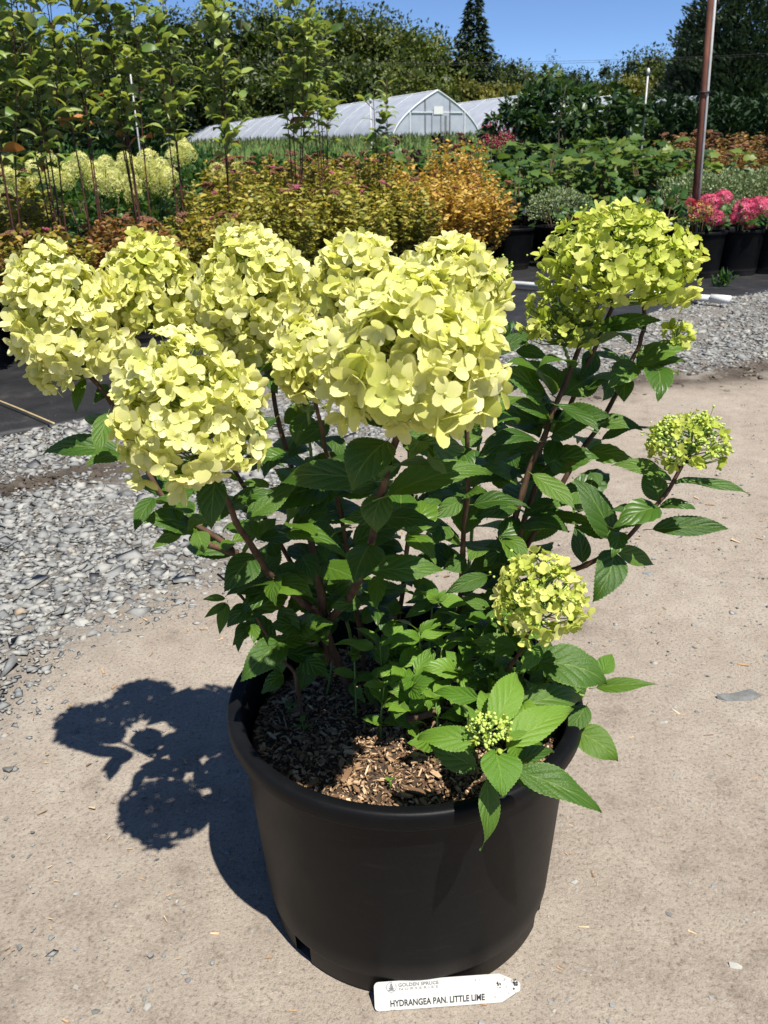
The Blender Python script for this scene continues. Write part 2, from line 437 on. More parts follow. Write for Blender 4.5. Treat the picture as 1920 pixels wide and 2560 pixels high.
def make_litter():
    """slivers of bark and small grit lying on the dirt"""
    r = np.random.default_rng(15); P = Pile(); shapes = stone_shapes(5, 9)
    n = 9000; x = r.uniform(-1.6, 2.4, n); y = .55 + 3.4 * r.random(n) ** 1.4
    d = np.hypot(x - .02, y - 1.0); keep = (d > .215) & (gravel_mask(x, y) < .5) & (np.abs(x) < .6 * y + .3); x, y = x[keep], y[keep]; n = len(x)
    s = np.clip(np.exp(r.normal(np.log(.0024), .5, n)), .0012, .009); fl = r.uniform(.4, .8, n)
    M = zrot(r.uniform(0, 6.28, n)) @ (np.eye(3)[None] * np.stack([s * 1.2, s, s * fl], -1)[:, :, None])
    pos = np.stack([x, y, gz(x, y) + .0004], -1); k = r.integers(0, 5, n); tint = r.beta(2, 3.2, n)
    for q, T in enumerate(shapes):
        w = k == q; V, F = batch(T, ICO_F, M[w], pos[w]); P.add(V, F, tint=np.repeat(tint[w], 12))
    o = P.build('grit', M_stone, smooth=False); tag(o, 'fine grey grit strewn over the beige dirt track', 'grit', kind='stuff')
    P = Pile(); n = 1400; x = r.uniform(-1.4, 1.9, n); y = .55 + 2.4 * r.random(n) ** 1.2
    keep = (np.hypot(x - .02, y - 1.0) > .23) & (gravel_mask(x, y) < .6); x, y = x[keep], y[keep]; n = len(x)
    L = np.clip(np.exp(r.normal(np.log(.008), .55, n)), .003, .028); W_ = L * r.uniform(.10, .35, n)
    b, f = box((0, 0, 0), (1, 1, 1)); b[b[:, 0] > 0, 1] *= .45
    M = zrot(r.uniform(0, 6.28, n)) @ tilt(n, .15, r) @ (np.eye(3)[None] * np.stack([L, W_, np.minimum(W_ * .4, .0016)], -1)[:, :, None])
    V, F = batch(b, f, M, np.stack([x, y, gz(x, y) + .0012], -1)); P.add(V, F, tint=np.repeat(r.beta(3.2, 1.8, n), 8))
    o = P.build('bark_slivers', M_chip, smooth=False); tag(o, 'small dry bark slivers scattered over the dirt track', 'bark slivers', kind='stuff')
make_litter()

def make_clods():
    r = np.random.default_rng(25); P = Pile(); shapes = stone_shapes(5, 19); n = 26000; x = r.uniform(-2.6, 4.4, n); y = r.uniform(1.6, 6.6, n)
    keep = (r.random(n) < mud_mask(x, y) ** 1.3) & (np.abs(x) < .6 * y + .3) & (edge_dist(x, y) < -.02); x, y = x[keep], y[keep]; n = len(x)
    s = np.clip(np.exp(r.normal(np.log(.007), .6, n)), .003, .03); fl = r.uniform(.4, .8, n)
    M = zrot(r.uniform(0, 6.28, n)) @ (np.eye(3)[None] * np.stack([s * 1.3, s, s * fl], -1)[:, :, None]); k = r.integers(0, 5, n); tint = r.random(n)
    for q, T in enumerate(shapes):
        w = k == q; V, F = batch(T, ICO_F, M[w], np.stack([x, y, gz(x, y) + .002], -1)[w]); P.add(V, F, tint=np.repeat(tint[w], 12))
    m = rough_mat('dark_soil_clod', [(.2, (.025, .019, .014)), (.6, (.07, .055, .042)), (1, (.15, .125, .10))], 60, .95, .5, .003, src='tint')
    o = P.build('soil_clods', m, smooth=False); tag(o, 'dark crumbly soil clods along the edge of the gravel', 'soil clods', kind='stuff')
make_clods()

def make_rocks():
    r = np.random.default_rng(77)
    for px, py, L, tint, ar, fl, lab, gcat in (
            (1602, 1508, .055, .05, .42, .16, 'flat blue grey slate rock sunk in the dirt right of the pot', 'rock'),
            (18, 1664, .016, .0, .6, .5, 'small dark stone lying on the dirt left of the pot shadow', 'stone'),
            (1590, 2088, .012, .8, .6, .6, 'small tan stone on the dirt near the pointed end of the plant tag', 'stone'),
            (1437, 1562, .013, .85, .5, .5, 'flat tan stone on the dirt right of the pot rim', 'stone'),
            (1400, 1240, .020, .25, .55, .2, 'grey stone set flush in the dirt beyond the drooping right branch', 'stone'),
            (1085, 870, .022, .9, .6, .5, 'pale rounded stone at the edge of the gravel behind the shrub', 'stone'),
            (440, 1358, .013, 1.0, .5, .4, 'reddish brown chip of stone where the gravel fades into dirt', 'stone'),
            (235, 1323, .03, .65, .6, .35, 'large pale stone among the gravel left of the shrub', 'stone'),
            (170, 1345, .03, .75, .55, .4, 'largest whitish stone among the gravel near the fabric edge', 'stone')):
        p = gnd(px, py); T = stone_shapes(1, r.integers(1e6))[0] * [1, 1, 1]
        Tm = T * np.array([L * 1.1, L * ar * 1.2, L * fl]); Tm = Tm @ zrot(np.array([r.uniform(-.6, .6)]))[0].T
        o = link('stone', newmesh('stone', Tm, ICO_F, M_stone, dict(tint=np.full(12, tint)), False)); o.location = (p[0], p[1], gz(p[0], p[1]) + L * fl * .15)
        tag(o, lab, gcat)
make_rocks()

def make_fabric():
    ss = np.concatenate([np.linspace(-6, -1.2, 30), np.arange(-1.1, 8.0, .06), np.linspace(8.2, 16, 14)]); tt = np.concatenate([[0, .004], np.geomspace(.03, 12, 60)])
    A, B = np.meshgrid(ss, tt, indexing='ij')
    wob = (fbm(A * 1.7, A * 0 + 2, 61) - .47) * .10 + (fbm(A * 9, A * 0, 66) - .47) * .03
    X = E0[0] + ED[0] * A + EN[0] * (B + wob); Y = E0[1] + ED[1] * A + EN[1] * (B + wob)
    Z = .012 + (fbm(X * 2.2, Y * 2.2, 71) - .45) * .016 + (fbm(X * 9, Y * 4, 72) - .45) * .006 + terrain(X, Y); Z[:, 0] = -.004
    nx, ny = X.shape; i = np.arange(nx - 1)[:, None] * ny; j = np.arange(ny - 1)[None]
    F = np.stack([i + j, i + ny + j, i + ny + j + 1, i + j + 1], -1).reshape(-1, 4)
    m, nt, p = mat('woven_black_fabric'); N = NT(nt); co = N.pos()
    d = N.noise(3.5, 6, .7, co); f = N.noise(90, 3, .6, co)
    c = N.ramp(d, [(.35, (.010, .0105, .012)), (.6, (.022, .022, .024)), (.8, (.07, .06, .05))])
    c = N.mix(N.math('MULTIPLY', N.math('GREATER_THAN', f, .70), .5), c, (.22, .19, .15))
    N.l(c, p.inputs['Base Color']); p.inputs['Roughness'].default_value = .55; p.inputs['Specular IOR Level'].default_value = .3
    wv = N.n('ShaderNodeTexWave'); wv.inputs['Scale'].default_value = 120; N.l(co, wv.inputs[0])
    N.l(N.bump(N.math('ADD', wv.outputs['Fac'], d), .25, .002), p.inputs['Normal'])
    o = link('landscape_fabric', newmesh('landscape_fabric', np.stack([X, Y, Z], -1).reshape(-1, 3), F, m))
    tag(o, 'black woven landscape fabric laid under the rows of potted shrubs', kind='structure')
make_fabric()

# dry yellow string lying on the fabric at the left
pts = [np.array([*gnd(x, y, .03)[:2], .034]) for x, y in ((-60, 845), (0, 868), (45, 886), (85, 903), (118, 917))]
V, F = tube(smoothpath(pts, 6), .004, 6); P = Pile(); P.add(V, F)
M_straw = rough_mat('dry_straw', [(.3, (.30, .22, .10)), (.7, (.45, .36, .20))], 30, .8, .2)
tag(P.build('yellow_string', M_straw), 'pale yellow string lying across the black fabric', 'string')
# ------------------------------------------------------------------ the big pot, its mulch and the plant tag
PC = np.array([.0225, 1.008, 0.0]); PH = .35
def pot_profile(R, rb, H):
    lip = .026 * H / .35; w = R - .012
    return [(rb * .0 + .001, .004), (rb - .012, .004), (rb - .004, .0), (rb, .004), (rb + .0015, .034 * H / .35),
            (rb + .0045, .038 * H / .35), (rb + .0055, .043 * H / .35), (w - .004, H - lip - .010), (w - .001, H - lip - .003), (R - .003, H - lip), (R, H - lip + .004),
            (R, H - .006), (R - .002, H - .001), (R - .006, H), (R - .017, H - .001), (R - .020, H - .005), (w - .014, H - lip - .012), (rb - .006, .03), (rb - .03, .026), (.001, .026)]
SEG = 120
def in_slot(j):
    a = j * 360 / SEG
    return any(abs((a - c + 180) % 360 - 180) < 4.6 for c in (222, 332, 62, 142))
V, F = lathe(pot_profile(.25, .21, PH), SEG, lambda i, j: in_slot(j) and i in (2, 3, 16, 17))
me = newmesh('nursery_pot', V, F, M_pot)
hero_pot = link('nursery_pot', me); hero_pot.location = PC
tag(hero_pot, 'large black plastic nursery pot standing on the dirt track and holding the flowering hydrangea', 'plant pot')

def make_mulch():
    r = np.random.default_rng(33); P = Pile()
    SZ = .297
    # soil body filling the pot
    rr = np.concatenate([[.001], np.linspace(.02, .219, 16)]); th = np.arange(72) / 72 * 2 * np.pi
    Rm, Tm = np.meshgrid(rr, th, indexing='ij'); X = Rm * np.cos(Tm); Y = Rm * np.sin(Tm)
    Z = SZ + (fbm(X * 22 + 9, Y * 22 + 9, 81) - .47) * .03 + .012 * (1 - (Rm / .22) ** 2)
    rows = [np.stack([X, Y, Z], -1)]
    for rb_, zb in ((.217, .24), (.201, .05), (.02, .04)):
        rows.append(np.stack([rb_ * np.cos(th), rb_ * np.sin(th), 0 * th + zb], -1)[None])
    G3 = np.concatenate(rows); n, k = G3.shape[:2]
    i = np.arange(n - 1)[:, None] * k; j = np.arange(k)[None]; jn = (j + 1) % k
    F = np.stack([i + j, i + jn, i + k + jn, i + k + j], -1).reshape(-1, 4)
    M_soil = rough_mat('potting_soil', [(.3, (.022, .014, .009)), (.7, (.075, .048, .03))], 90, .95, .8, .004)
    s = link('potting_soil', newmesh('potting_soil', G3.reshape(-1, 3), F, M_soil)); s.location = PC
    tag(s, 'dark potting soil filling the big pot beneath the bark chips', 'soil', kind='stuff')
    def chips(n, lo, hi, seed):
        q = np.random.default_rng(seed); a = q.uniform(0, 6.283, n); R = .214 * np.sqrt(q.random(n)); x = R * np.cos(a); y = R * np.sin(a)
        L = np.clip(np.exp(q.normal(np.log((lo + hi) / 2.4), .5, n)), lo, hi); W_ = L * q.uniform(.12, .45, n); W_ = np.minimum(W_, .010)
        z = SZ + (fbm(x * 22 + 9, y * 22 + 9, 81) - .47) * .03 + .012 * (1 - (R / .22) ** 2)
        b = np.array([[-.5, -.35, 0], [-.42, .4, 0], [.1, .5, .03], [.5, .12, 0], [.38, -.45, 0], [-.1, -.5, .03]])
        T = np.vstack([b, b + [0, 0, 1]]); F4 = np.array([[i, (i + 1) % 6, (i + 1) % 6 + 6, i + 6] for i in range(6)]); 
        F3 = np.array([[6, 7, 8], [6, 8, 11], [8, 9, 10], [8, 10, 11]])
        M = zrot(q.uniform(0, 6.28, n)) @ tilt(n, .75, q) @ (np.eye(3)[None] * np.stack([L, W_, W_ * .22 + .0008], -1)[:, :, None])
        pos = np.stack([x, y, z + q.uniform(.0, .008, n)], -1)
        V, A = batch(T, F4, M, pos); _, B = batch(T, F3, M, pos)
        return V, [A, B], np.repeat(q.beta(1.3, 1.6, n), 12)
    for n, lo, hi, sd in ((7500, .0025, .008, 1), (1500, .006, .017, 2), (50, .016, .032, 3)):
        V, F, t = chips(n, lo, hi, sd); P.add(V, F, tint=t)
    o = P.build('bark_mulch', M_chip, smooth=False); o.location = PC
    tag(o, 'tan and brown bark chip mulch covering the soil in the big pot', 'bark mulch', kind='stuff')
make_mulch()

def text_mesh(body, size, mat_, spacing=1.0, bold=0.0):
    c = bpy.data.curves.new('lettering', 'FONT'); c.body = body; c.size = size; c.extrude = .00012; c.offset = bold; c.space_character = spacing; c.resolution_u = 3
    o = bpy.data.objects.new('tmp', c); col.objects.link(o); bpy.context.view_layer.update()
    me = bpy.data.meshes.new_from_object(o.evaluated_get(bpy.context.evaluated_depsgraph_get())); me.name = 'lettering'
    bpy.data.objects.remove(o); me.materials.clear(); me.materials.append(mat_); return me

def make_tag():
    a = gnd(810, 2181); b = gnd(1083, 2161); ax = nrm(b - a)
    tip = math.radians(66); a[1] -= .003; b[1] -= .003
    up = nrm(np.array([-ax[1], ax[0], 0]) * math.cos(tip) + np.array([0, 0, math.sin(tip)]))
    nn = np.cross(ax, up); L0 = float(np.linalg.norm(b - a)); w = .038; Lt = L0 * 1.152
    root = empty('plant_tag', (*a[:2], .001))
    root.rotation_mode = 'QUATERNION'
    root.rotation_quaternion = Matrix(np.stack([ax, up, nn], -1).tolist()).to_quaternion()
    tag(root, 'white plastic plant tag with pointed end and black print leaning against the black pot', 'plant tag')
    m, nt, p = mat('white_tag_plastic'); N = NT(nt); co = N.obj()
    sx = N.n('ShaderNodeSeparateXYZ'); N.l(co, sx.inputs[0])
    yl = N.math('MULTIPLY', N.noise(18, 3, coord=co), .5)
    c = N.mix(yl, (.50, .50, .49), (.50, .475, .36))
    dm = N.math('MULTIPLY', N.math('GREATER_THAN', N.noise(170, 4, .65, co), .63), N.math('MULTIPLY', N.math('SUBTRACT', sx.outputs[0], .125, True), 14.0, True))
    c = N.mix(N.math('MULTIPLY', dm, .8), c, (.12, .10, .09)); N.l(c, p.inputs['Base Color']); p.inputs['Roughness'].default_value = .35
    r = .006
    out = [(r * (1 - math.cos(t)), r * (1 - math.sin(t))) for t in np.linspace(0, math.pi / 2, 5)]
    out = out + [(.020, .0), (.0215, .0008), (.0235, .0002), (.026, .0009), (.028, 0), (L0, 0), (Lt - .001, w * .36), (Lt, w * .42), (Lt, w * .60), (Lt - .0012, w * .66), (L0 * .99, w)]
    out = out + [(r * (1 - math.sin(t)), w - r * (1 - math.cos(t))) for t in np.linspace(0, math.pi / 2, 5)]
    n = len(out); o2 = np.array(out); bend = lambda q: .0022 * np.sin(q[:, 0] / Lt * 3.1)
    V = np.vstack([np.c_[o2, bend(o2) * 0], np.c_[o2, bend(o2) * 0 + .0011]])
    F4 = np.array([[i, (i + 1) % n, (i + 1) % n + n, i + n] for i in range(n)])
    me = bpy.data.meshes.new('tag_body'); me.from_pydata(V.tolist(), [], F4.tolist() + [list(range(n, 2 * n)), list(range(n - 1, -1, -1))]); me.materials.append(m)
    link('tag_body', me, root)
    ink = rough_mat('black_ink', [(.4, (.018, .018, .02)), (.7, (.05, .05, .05))], 300, .6, 0)
    gink = rough_mat('grey_ink', [(.35, (.09, .095, .10)), (.7, (.22, .22, .23))], 300, .6, 0)
    z = .0013
    def put(body, size, x, y, mt, width, name, bold=0.0):
        t = text_mesh(body, size, mt, bold=bold); xs = [v.co.x for v in t.vertices]; k = width / (max(xs) - min(xs))
        o = link(name, t, root); o.location = (x, y, z); o.scale = (k, 1, 1); return o
    put('HYDRANGEA PAN. LITTLE LIME', .0118, .0205, .0050, ink, L0 * .755 * .985, 'printed_name', .00025)
    put('GOLDEN SPRUCE', .0062, .0325, w - .0074, gink, .054, 'printed_maker', .00012)
    put('N U R S E R I E S', .0044, .033, w - .0122, gink, .052, 'printed_maker_line')
    P = Pile(); th = np.linspace(math.radians(75), math.radians(395), 40); cx, cy, R = .0232, w - .0075, .0068
    ring = np.concatenate([np.stack([cx + R * np.cos(th), cy + R * np.sin(th), 0 * th + z], -1), np.stack([cx + (R - .0007) * np.cos(th), cy + (R - .0007) * np.sin(th), 0 * th + z], -1)])
    k = np.arange(39); P.add(ring, np.stack([k, k + 1, k + 41, k + 40], -1))
    for i, (ww, y0, y1) in enumerate(((.0018, .0030, .0052), (.0030, .0006, .0030), (.0042, -.0020, .0006), (.0052, -.0046, -.002))):
        P.add([[cx - ww, cy + y0, z], [cx + ww, cy + y0, z], [cx + ww * .25, cy + y1, z], [cx - ww * .25, cy + y1, z]], np.array([[0, 1, 2, 3]]))
    P.build('printed_logo', gink, root, smooth=False)
    P = Pile(); r2 = np.random.default_rng(4)
    for x, y, s, k in ((Lt * .855, w * .62, .003, 9), (Lt * .965, w * .62, .0042, 14), (Lt * .955, w * .75, .002, 6), (Lt * .90, w * .8, .0016, 5), (L0 * .80, w * .84, .0016, 4), (L0 * .83, w * .87, .0013, 3), (L0 * .86, w * .30, .0012, 6), (L0 * .95, w * .2, .0012, 6)):
        for _ in range(k):
            c2 = np.array([x, y]) + r2.normal(0, s * .55, 2); a_ = np.sort(r2.uniform(0, 6.28, 6)); q = r2.uniform(.2, .55, 6) * s
            if c2[0] > Lt - .004: continue
            P.add(np.stack([c2[0] + q * np.cos(a_), c2[1] + q * np.sin(a_), np.full(6, z + .00002 * _)], -1), np.array([[0, 1, 2], [0, 2, 3], [0, 3, 4], [0, 4, 5]]))
    P.build('dirt_flecks', ink, root, smooth=False)
make_tag()
# ------------------------------------------------------------------ the flowering hydrangea
def leaf_mesh(*a, **k): return leaf_pile(*a, **k).mesh(a[0], a[1])
def leaf_pile(name, mt, seed, width=.5, fold=.16, droop=.7, wave=.02, twist=.2, nx=38, ny=3, serr=.015, petiole=.12):
    r = np.random.default_rng(seed)
    u = np.linspace(0, 1, nx + 1); v = np.linspace(-1, 1, 2 * ny + 1)
    w = u ** .82 * (1 - u) ** 1.32; w = w / w.max() * width / 2 + .003
    Uu, Vv = np.meshgrid(u, v, indexing='ij')
    teeth = np.where(np.arange(nx + 1) % 2 == 1, 1.0, 0.0) * (u > .08) * (u < .97)
    Wd = w[:, None] + serr * teeth[:, None] * (np.abs(Vv) > .99)
    x = Uu - .015 * teeth[:, None] * (np.abs(Vv) > .99) * -1; y = Wd * Vv
    asym = 1 + r.uniform(-.12, .12) * np.sign(Vv); y = y * asym
    z = np.abs(y) * fold * (1 - .6 * Uu) - .22 * fold * (y / (width / 2)) ** 2 * .5
    z = z + wave * np.sin(Uu * r.uniform(7, 11) + np.sign(Vv) * r.uniform(.5, 2) + r.uniform(0, 6)) * np.abs(Vv) ** 1.5
    tw = (Uu - .3) * twist * r.choice([-1, 1]); y, z = y * np.cos(tw) - z * np.sin(tw), y * np.sin(tw) + z * np.cos(tw)
    # bend downwards along the length
    ang = droop * (u - .25) * (0.4 + u); dx = np.cos(ang); dz = -np.sin(ang); du = 1.0 / nx
    cx = np.concatenate([[0], np.cumsum((dx[:-1] + dx[1:]) / 2 * du)]); cz = np.concatenate([[0], np.cumsum((dz[:-1] + dz[1:]) / 2 * du)])
    X = cx[:, None] + z * np.sin(ang)[:, None]; Z = cz[:, None] + z * np.cos(ang)[:, None]
    V = np.stack([X, y, Z], -1).reshape(-1, 3)
    tip = np.array([cx[-1], 0, cz[-1]]); L = np.linalg.norm(tip); a = math.atan2(tip[2], tip[0])
    R = np.array([[math.cos(a), 0, math.sin(a)], [0, 1, 0], [-math.sin(a), 0, math.cos(a)]]); V = V @ R.T / L
    n = 2 * ny + 1; i = np.arange(nx)[:, None] * n; j = np.arange(n - 1)[None]
    F = np.stack([i + j, i + n + j, i + n + j + 1, i + j + 1], -1).reshape(-1, 4)
    luv = np.stack([Uu, Vv, 0 * Uu], -1).reshape(-1, 3)
    P = Pile(); P.add(V, F, luv=luv)
    if petiole:
        tv, tf = tube(np.array([[-petiole, 0, -.03], [-petiole * .5, 0, -.012], [.05, 0, .0]]), [.011, .009, .006], 5); P.add(tv, tf, luv=np.tile([[.5, 0, 0]], (len(tv), 1)))
    return P

LEAVES = [leaf_mesh('leaf', M_leaf, 100 + k, width=w_, fold=f_, droop=d_, wave=wv, twist=t_) for k, (w_, f_, d_, wv, t_) in enumerate(
    ((.50, .30, .5, .015, .2), (.56, .18, .9, .02, .3), (.46, .40, .6, .012, .5), (.60, .22, 1.2, .025, .3), (.52, .10, .3, .018, .1), (.44, .5, 1.0, .02, .6), (.55, .26, .7, .03, .7), (.48, .2, 1.5, .02, .2)))]
YOUNG = [leaf_mesh('leaf', M_young, 200 + k, width=w_, fold=f_, droop=d_, wave=.03, twist=.4) for k, (w_, f_, d_) in enumerate(((.46, .35, .5), (.54, .25, .8), (.40, .5, .3), (.50, .3, 1.1)))]

HROOT = empty('hydrangea_shrub', (PC[0], PC[1], .29))
HINV = Matrix.Translation((-PC[0], -PC[1], -.29))
tag(HROOT, 'lime yellow flowering hydrangea shrub with toothed green leaves growing in the big black pot', 'flowering shrub')
hero_leaves = 0
def put_leaf(B, T, width=None, young=False, nref=(.12, -.55, .8), parent=None, jit=.35, roll=0.0, r=random):
    """one leaf blade from stalk end B to tip T"""
    global hero_leaves
    B = np.asarray(B, float); T = np.asarray(T, float); d = T - B; L = float(np.linalg.norm(d))
    n = nrm(np.asarray(nref) + np.array([r.gauss(0, jit) for _ in range(3)]) * .6)
    M = frames(d[None] / L, n[None])[0]
    if roll:
        c, s = math.cos(roll), math.sin(roll); M = M @ np.array([[1, 0, 0], [0, c, -s], [0, s, c]])
    me = r.choice(YOUNG if young else LEAVES)
    wy = 1.0 if width is None else width / (.52 * L); wy = min(max(wy, .55), 1.7)
    o = link('leaf', me, HROOT, HINV)
    M4 = Matrix.Identity(4)
    for i in range(3):
        M4[i][0] = M[i, 0] * L; M4[i][1] = M[i, 1] * L * wy; M4[i][2] = M[i, 2] * L; M4[i][3] = B[i]
    o.matrix_basis = M4
    hero_leaves += 1
    return o

# --- stems: survey points (x, y, metres ahead), radii, whether it springs from the soil
STEMS = dict(
    B=([(797, 1540, 1.035), (730, 1431, 1.03), (701, 1340, 1.02), (688, 1244, 1.0), (672, 1173, 1.0), (640, 1050, 1.01), (600, 900, 1.04), (562, 700, 1.08)], .0105, .0030, 1),
    C=([(712, 1395, 1.028), (690, 1330, 1.01), (647, 1294, .99), (593, 1252, .96), (555, 1194, .93), (513, 1136, .90), (493, 1086, .87), (440, 990, .84), (410, 930, .82)], .0078, .0032, 0),
    A=([(735, 1440, 1.032), (680, 1370, 1.03), (605, 1311, 1.03), (547, 1256, 1.03), (495, 1180, 1.04), (380, 1106, 1.04), (318, 1019, 1.04), (240, 870, 1.04), (140, 760, 1.05)], .008, .0030, 0),
    Astub=([(513, 1195, 1.035), (490, 1190, 1.03), (443, 1173, 1.02)], .0055, .0045, 0),
    D3=([(703, 1350, 1.022), (764, 1277, .95), (801, 1177, .87), (822, 1069, .80), (860, 930, .74), (888, 800, .70)], .0075, .0036, 0),
    D1=([(850, 1400, 1.16), (856, 1361, 1.15), (872, 1265, 1.1), (889, 1077, 1.02), (870, 900, .98), (785, 660, .95)], .0062, .003, 1),
    D2=([(985, 1420, 1.12), (1000, 1200, 1.03), (1010, 960, .96), (970, 680, .93)], .006, .003, 1),
    A3=([(720, 1400, 1.12), (620, 1200, 1.13), (500, 1000, 1.13), (400, 800, 1.12), (335, 670, 1.12)], .006, .0028, 1),
    D4=([(780, 1380, 1.08), (735, 1100, 1.0), (700, 950, .92), (670, 820, .88)], .005, .0026, 1),
    E1=([(1060, 1420, 1.09), (1085, 1240, 1.05), (1130, 1060, 1.03), (1180, 930, 1.03), (1240, 780, 1.04), (1305, 620, 1.05)], .0072, .0034, 1),
    E2=([(1075, 1330, 1.08), (1140, 1100, 1.06), (1220, 900, 1.07), (1290, 740, 1.07), (1345, 610, 1.06)], .006, .0032, 1),
    E3=([(1100, 1250, 1.06), (1240, 1000, 1.06), (1300, 910, 1.07), (1370, 770, 1.08), (1392, 700, 1.08), (1385, 620, 1.07)], .005, .003, 0),
    E3s=([(1352, 812, 1.075), (1400, 790, 1.08), (1440, 760, 1.08), (1460, 730, 1.08)], .0026, .0018, 0),
    E2s=([(1232, 800, 1.045), (1222, 760, 1.04), (1212, 715, 1.04)], .0026, .002, 0),
    F=([(1110, 1340, 1.04), (1190, 1250, 1.0), (1255, 1225, .98), (1330, 1185, .96), (1400, 1110, .95), (1450, 1050, .95), (1482, 975, .95)], .005, .003, 0),
    G=([(1060, 1500, .97), (1110, 1430, .93), (1140, 1370, .90), (1166, 1300, .88)], .0042, .0024, 1),
    H=([(960, 1500, 1.0), (1010, 1530, .9), (1045, 1575, .81), (1060, 1590, .77)], .004, .0028, 1),
    Q=([(1010, 1480, 1.03), (1100, 1490, .99), (1200, 1495, .96), (1262, 1503, .95)], .0035, .002, 1),
    I=([(1000, 1400, 1.18), (1030, 1000, 1.19), (1076, 640, 1.2)], .004, .002, 1),
    J=([(760, 1390, 1.1), (690, 1150, 1.0), (672, 990, .97), (665, 890, .95)], .004, .002, 1),
    L=([(640, 1470, .98), (600, 1410, .98), (530, 1300, .96), (470, 1240, .95)], .0036, .0018, 1),
    Tw=([(800, 1390, 1.12), (775, 1330, 1.12), (765, 1250, 1.13)], .003, .0014, 1),
    Snag=([(710, 1430, 1.02), (690, 1340, 1.0), (678, 1306, .99)], .0036, .003, 0),
)
stem_paths = {}
for k, (pts, r0, r1, soil) in STEMS.items():
    Wp = [at(*p) for p in pts]
    if soil:
        b = Wp[0].copy(); b[:2] = PC[:2] + (b[:2] - PC[:2]) * .96; dd = np.hypot(*(b[:2] - PC[:2]))
        if dd > .19: b[:2] = PC[:2] + (b[:2] - PC[:2]) * .19 / dd
        if b[2] > .31: b[2] = .28; Wp = [b] + Wp
        else: Wp[0][2] = .28
    path = smoothpath(Wp, 7); q = np.linspace(0, 1, len(path))
    path[1:-1] += (vnoise(q * 14, q * 0 + len(k) * 3.3, 5)[1:-1, None] - .5) * .004 * np.array([1, .5, 0])
    rad = (r0 + (r1 - r0) * q ** .8) * .80; rad = rad * (1 + .10 * (vnoise(q * 20, q * 0 + 1.5, 8) - .5)); nodes = np.abs((q * 7) % 1 - .5); rad = rad * (1 + .22 * np.exp(-(nodes / .05) ** 2))
    V, F = tube(path, rad, 8); P = Pile(); P.add(V, F)
    P.build('stem', M_green_stem if k in ('E3s', 'E2s', 'H', 'Q', 'K', 'I', 'J') else M_wood, HROOT, HINV)
    stem_paths[k] = path
# cut stub lying out of the mulch
V, F = tube(np.array([at(880, 1552, .93), at(905, 1548, .925), at(943, 1538, .92)]), [.0055, .0052, .005], 8); P = Pile(); P.add(V, F)
P.build('cut_stem', M_wood, HROOT, HINV)

# --- florets
def floret_template(seed, openness=.25, bud=True):
    """four broad petals joined at the eye, with a tiny bud in the middle"""
    r = np.random.default_rng(seed); Vs = [np.zeros((1, 3))]; F4, F3, Rd = [], [], [np.zeros(1)]; n = 1
    tt = np.array([.65, 1.15, 1.65, 2.15, 2.62, 3.06]); us = (1 - np.cos(tt)) / 2; vs = np.linspace(-1, 1, 4); nr = len(us)
    hw = .44 * np.sin(tt) ** .9; hw[0] *= .72
    for k in range(4):
        sz = (1.0 if k % 2 == 0 else .88) * r.uniform(.86, 1.12); wd = r.uniform(.84, 1.06)
        U_, V_ = np.meshgrid(us, vs, indexing='ij')
        x = U_ - .04 * np.abs(V_) ** 2 * U_
        y = hw[:, None] * wd * V_
        cup = openness * r.uniform(.6, 1.4)
        z = cup * x ** 1.4 + .19 * V_ ** 2 * hw[:, None] * 2 * r.uniform(-.3, 1.2) + .06 * np.sin(U_ * 4 + r.uniform(0, 6)) * r.uniform(.3, 1)
        z = z - .45 * cup * np.clip(x - .5, 0, 1) ** 1.3
        q = np.stack([x, y, z + .05 * (k % 2) * U_], -1).reshape(-1, 3) * sz
        tw = r.normal(0, .18); c, s = math.cos(tw), math.sin(tw); q = q @ np.array([[1, 0, 0], [0, c, s], [0, -s, c]])
        a = k * math.pi / 2 + r.normal(0, .14); c, s = math.cos(a), math.sin(a)
        Vs.append(q @ np.array([[c, s, 0], [-s, c, 0], [0, 0, 1]]))
        i = np.arange(nr - 1)[:, None] * 4; j = np.arange(3)[None]
        F4.append(np.stack([i + j, i + 4 + j, i + 5 + j, i + j + 1], -1).reshape(-1, 4) + n)
        F3.append(np.array([[0, n + q_, n + q_ + 1] for q_ in range(3)])); Rd.append(U_.ravel()); n += 4 * nr
    low = int(np.argmin(ICO_V[:, 2])); mp = np.zeros(12, int); keep = [q_ for q_ in range(12) if q_ != low]; mp[keep] = n + np.arange(11); mp[low] = 0
    Vs.append(ICO_V[keep] * .085 + [0, 0, .085]); Rd.append(np.full(11, .9)); F3.append(mp[ICO_F])
    return np.concatenate(Vs), [np.concatenate(F4), np.concatenate(F3)], np.concatenate(Rd)
FLO = [floret_template(40 + k, o) for k, o in enumerate((.22, .36, .52, .30, .70, .45, .15, .95))]
_flo_mesh = {}
def floret_mesh(k, t):
    t = round(t * 4) / 4
    if (k, t) not in _flo_mesh:
        V, Fx, rd = FLO[k]; bl = np.full(len(V), (.7 if k == 3 and t > .9 else .0))
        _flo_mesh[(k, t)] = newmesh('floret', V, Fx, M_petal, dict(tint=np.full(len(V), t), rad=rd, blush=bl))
    return _flo_mesh[(k, t)]

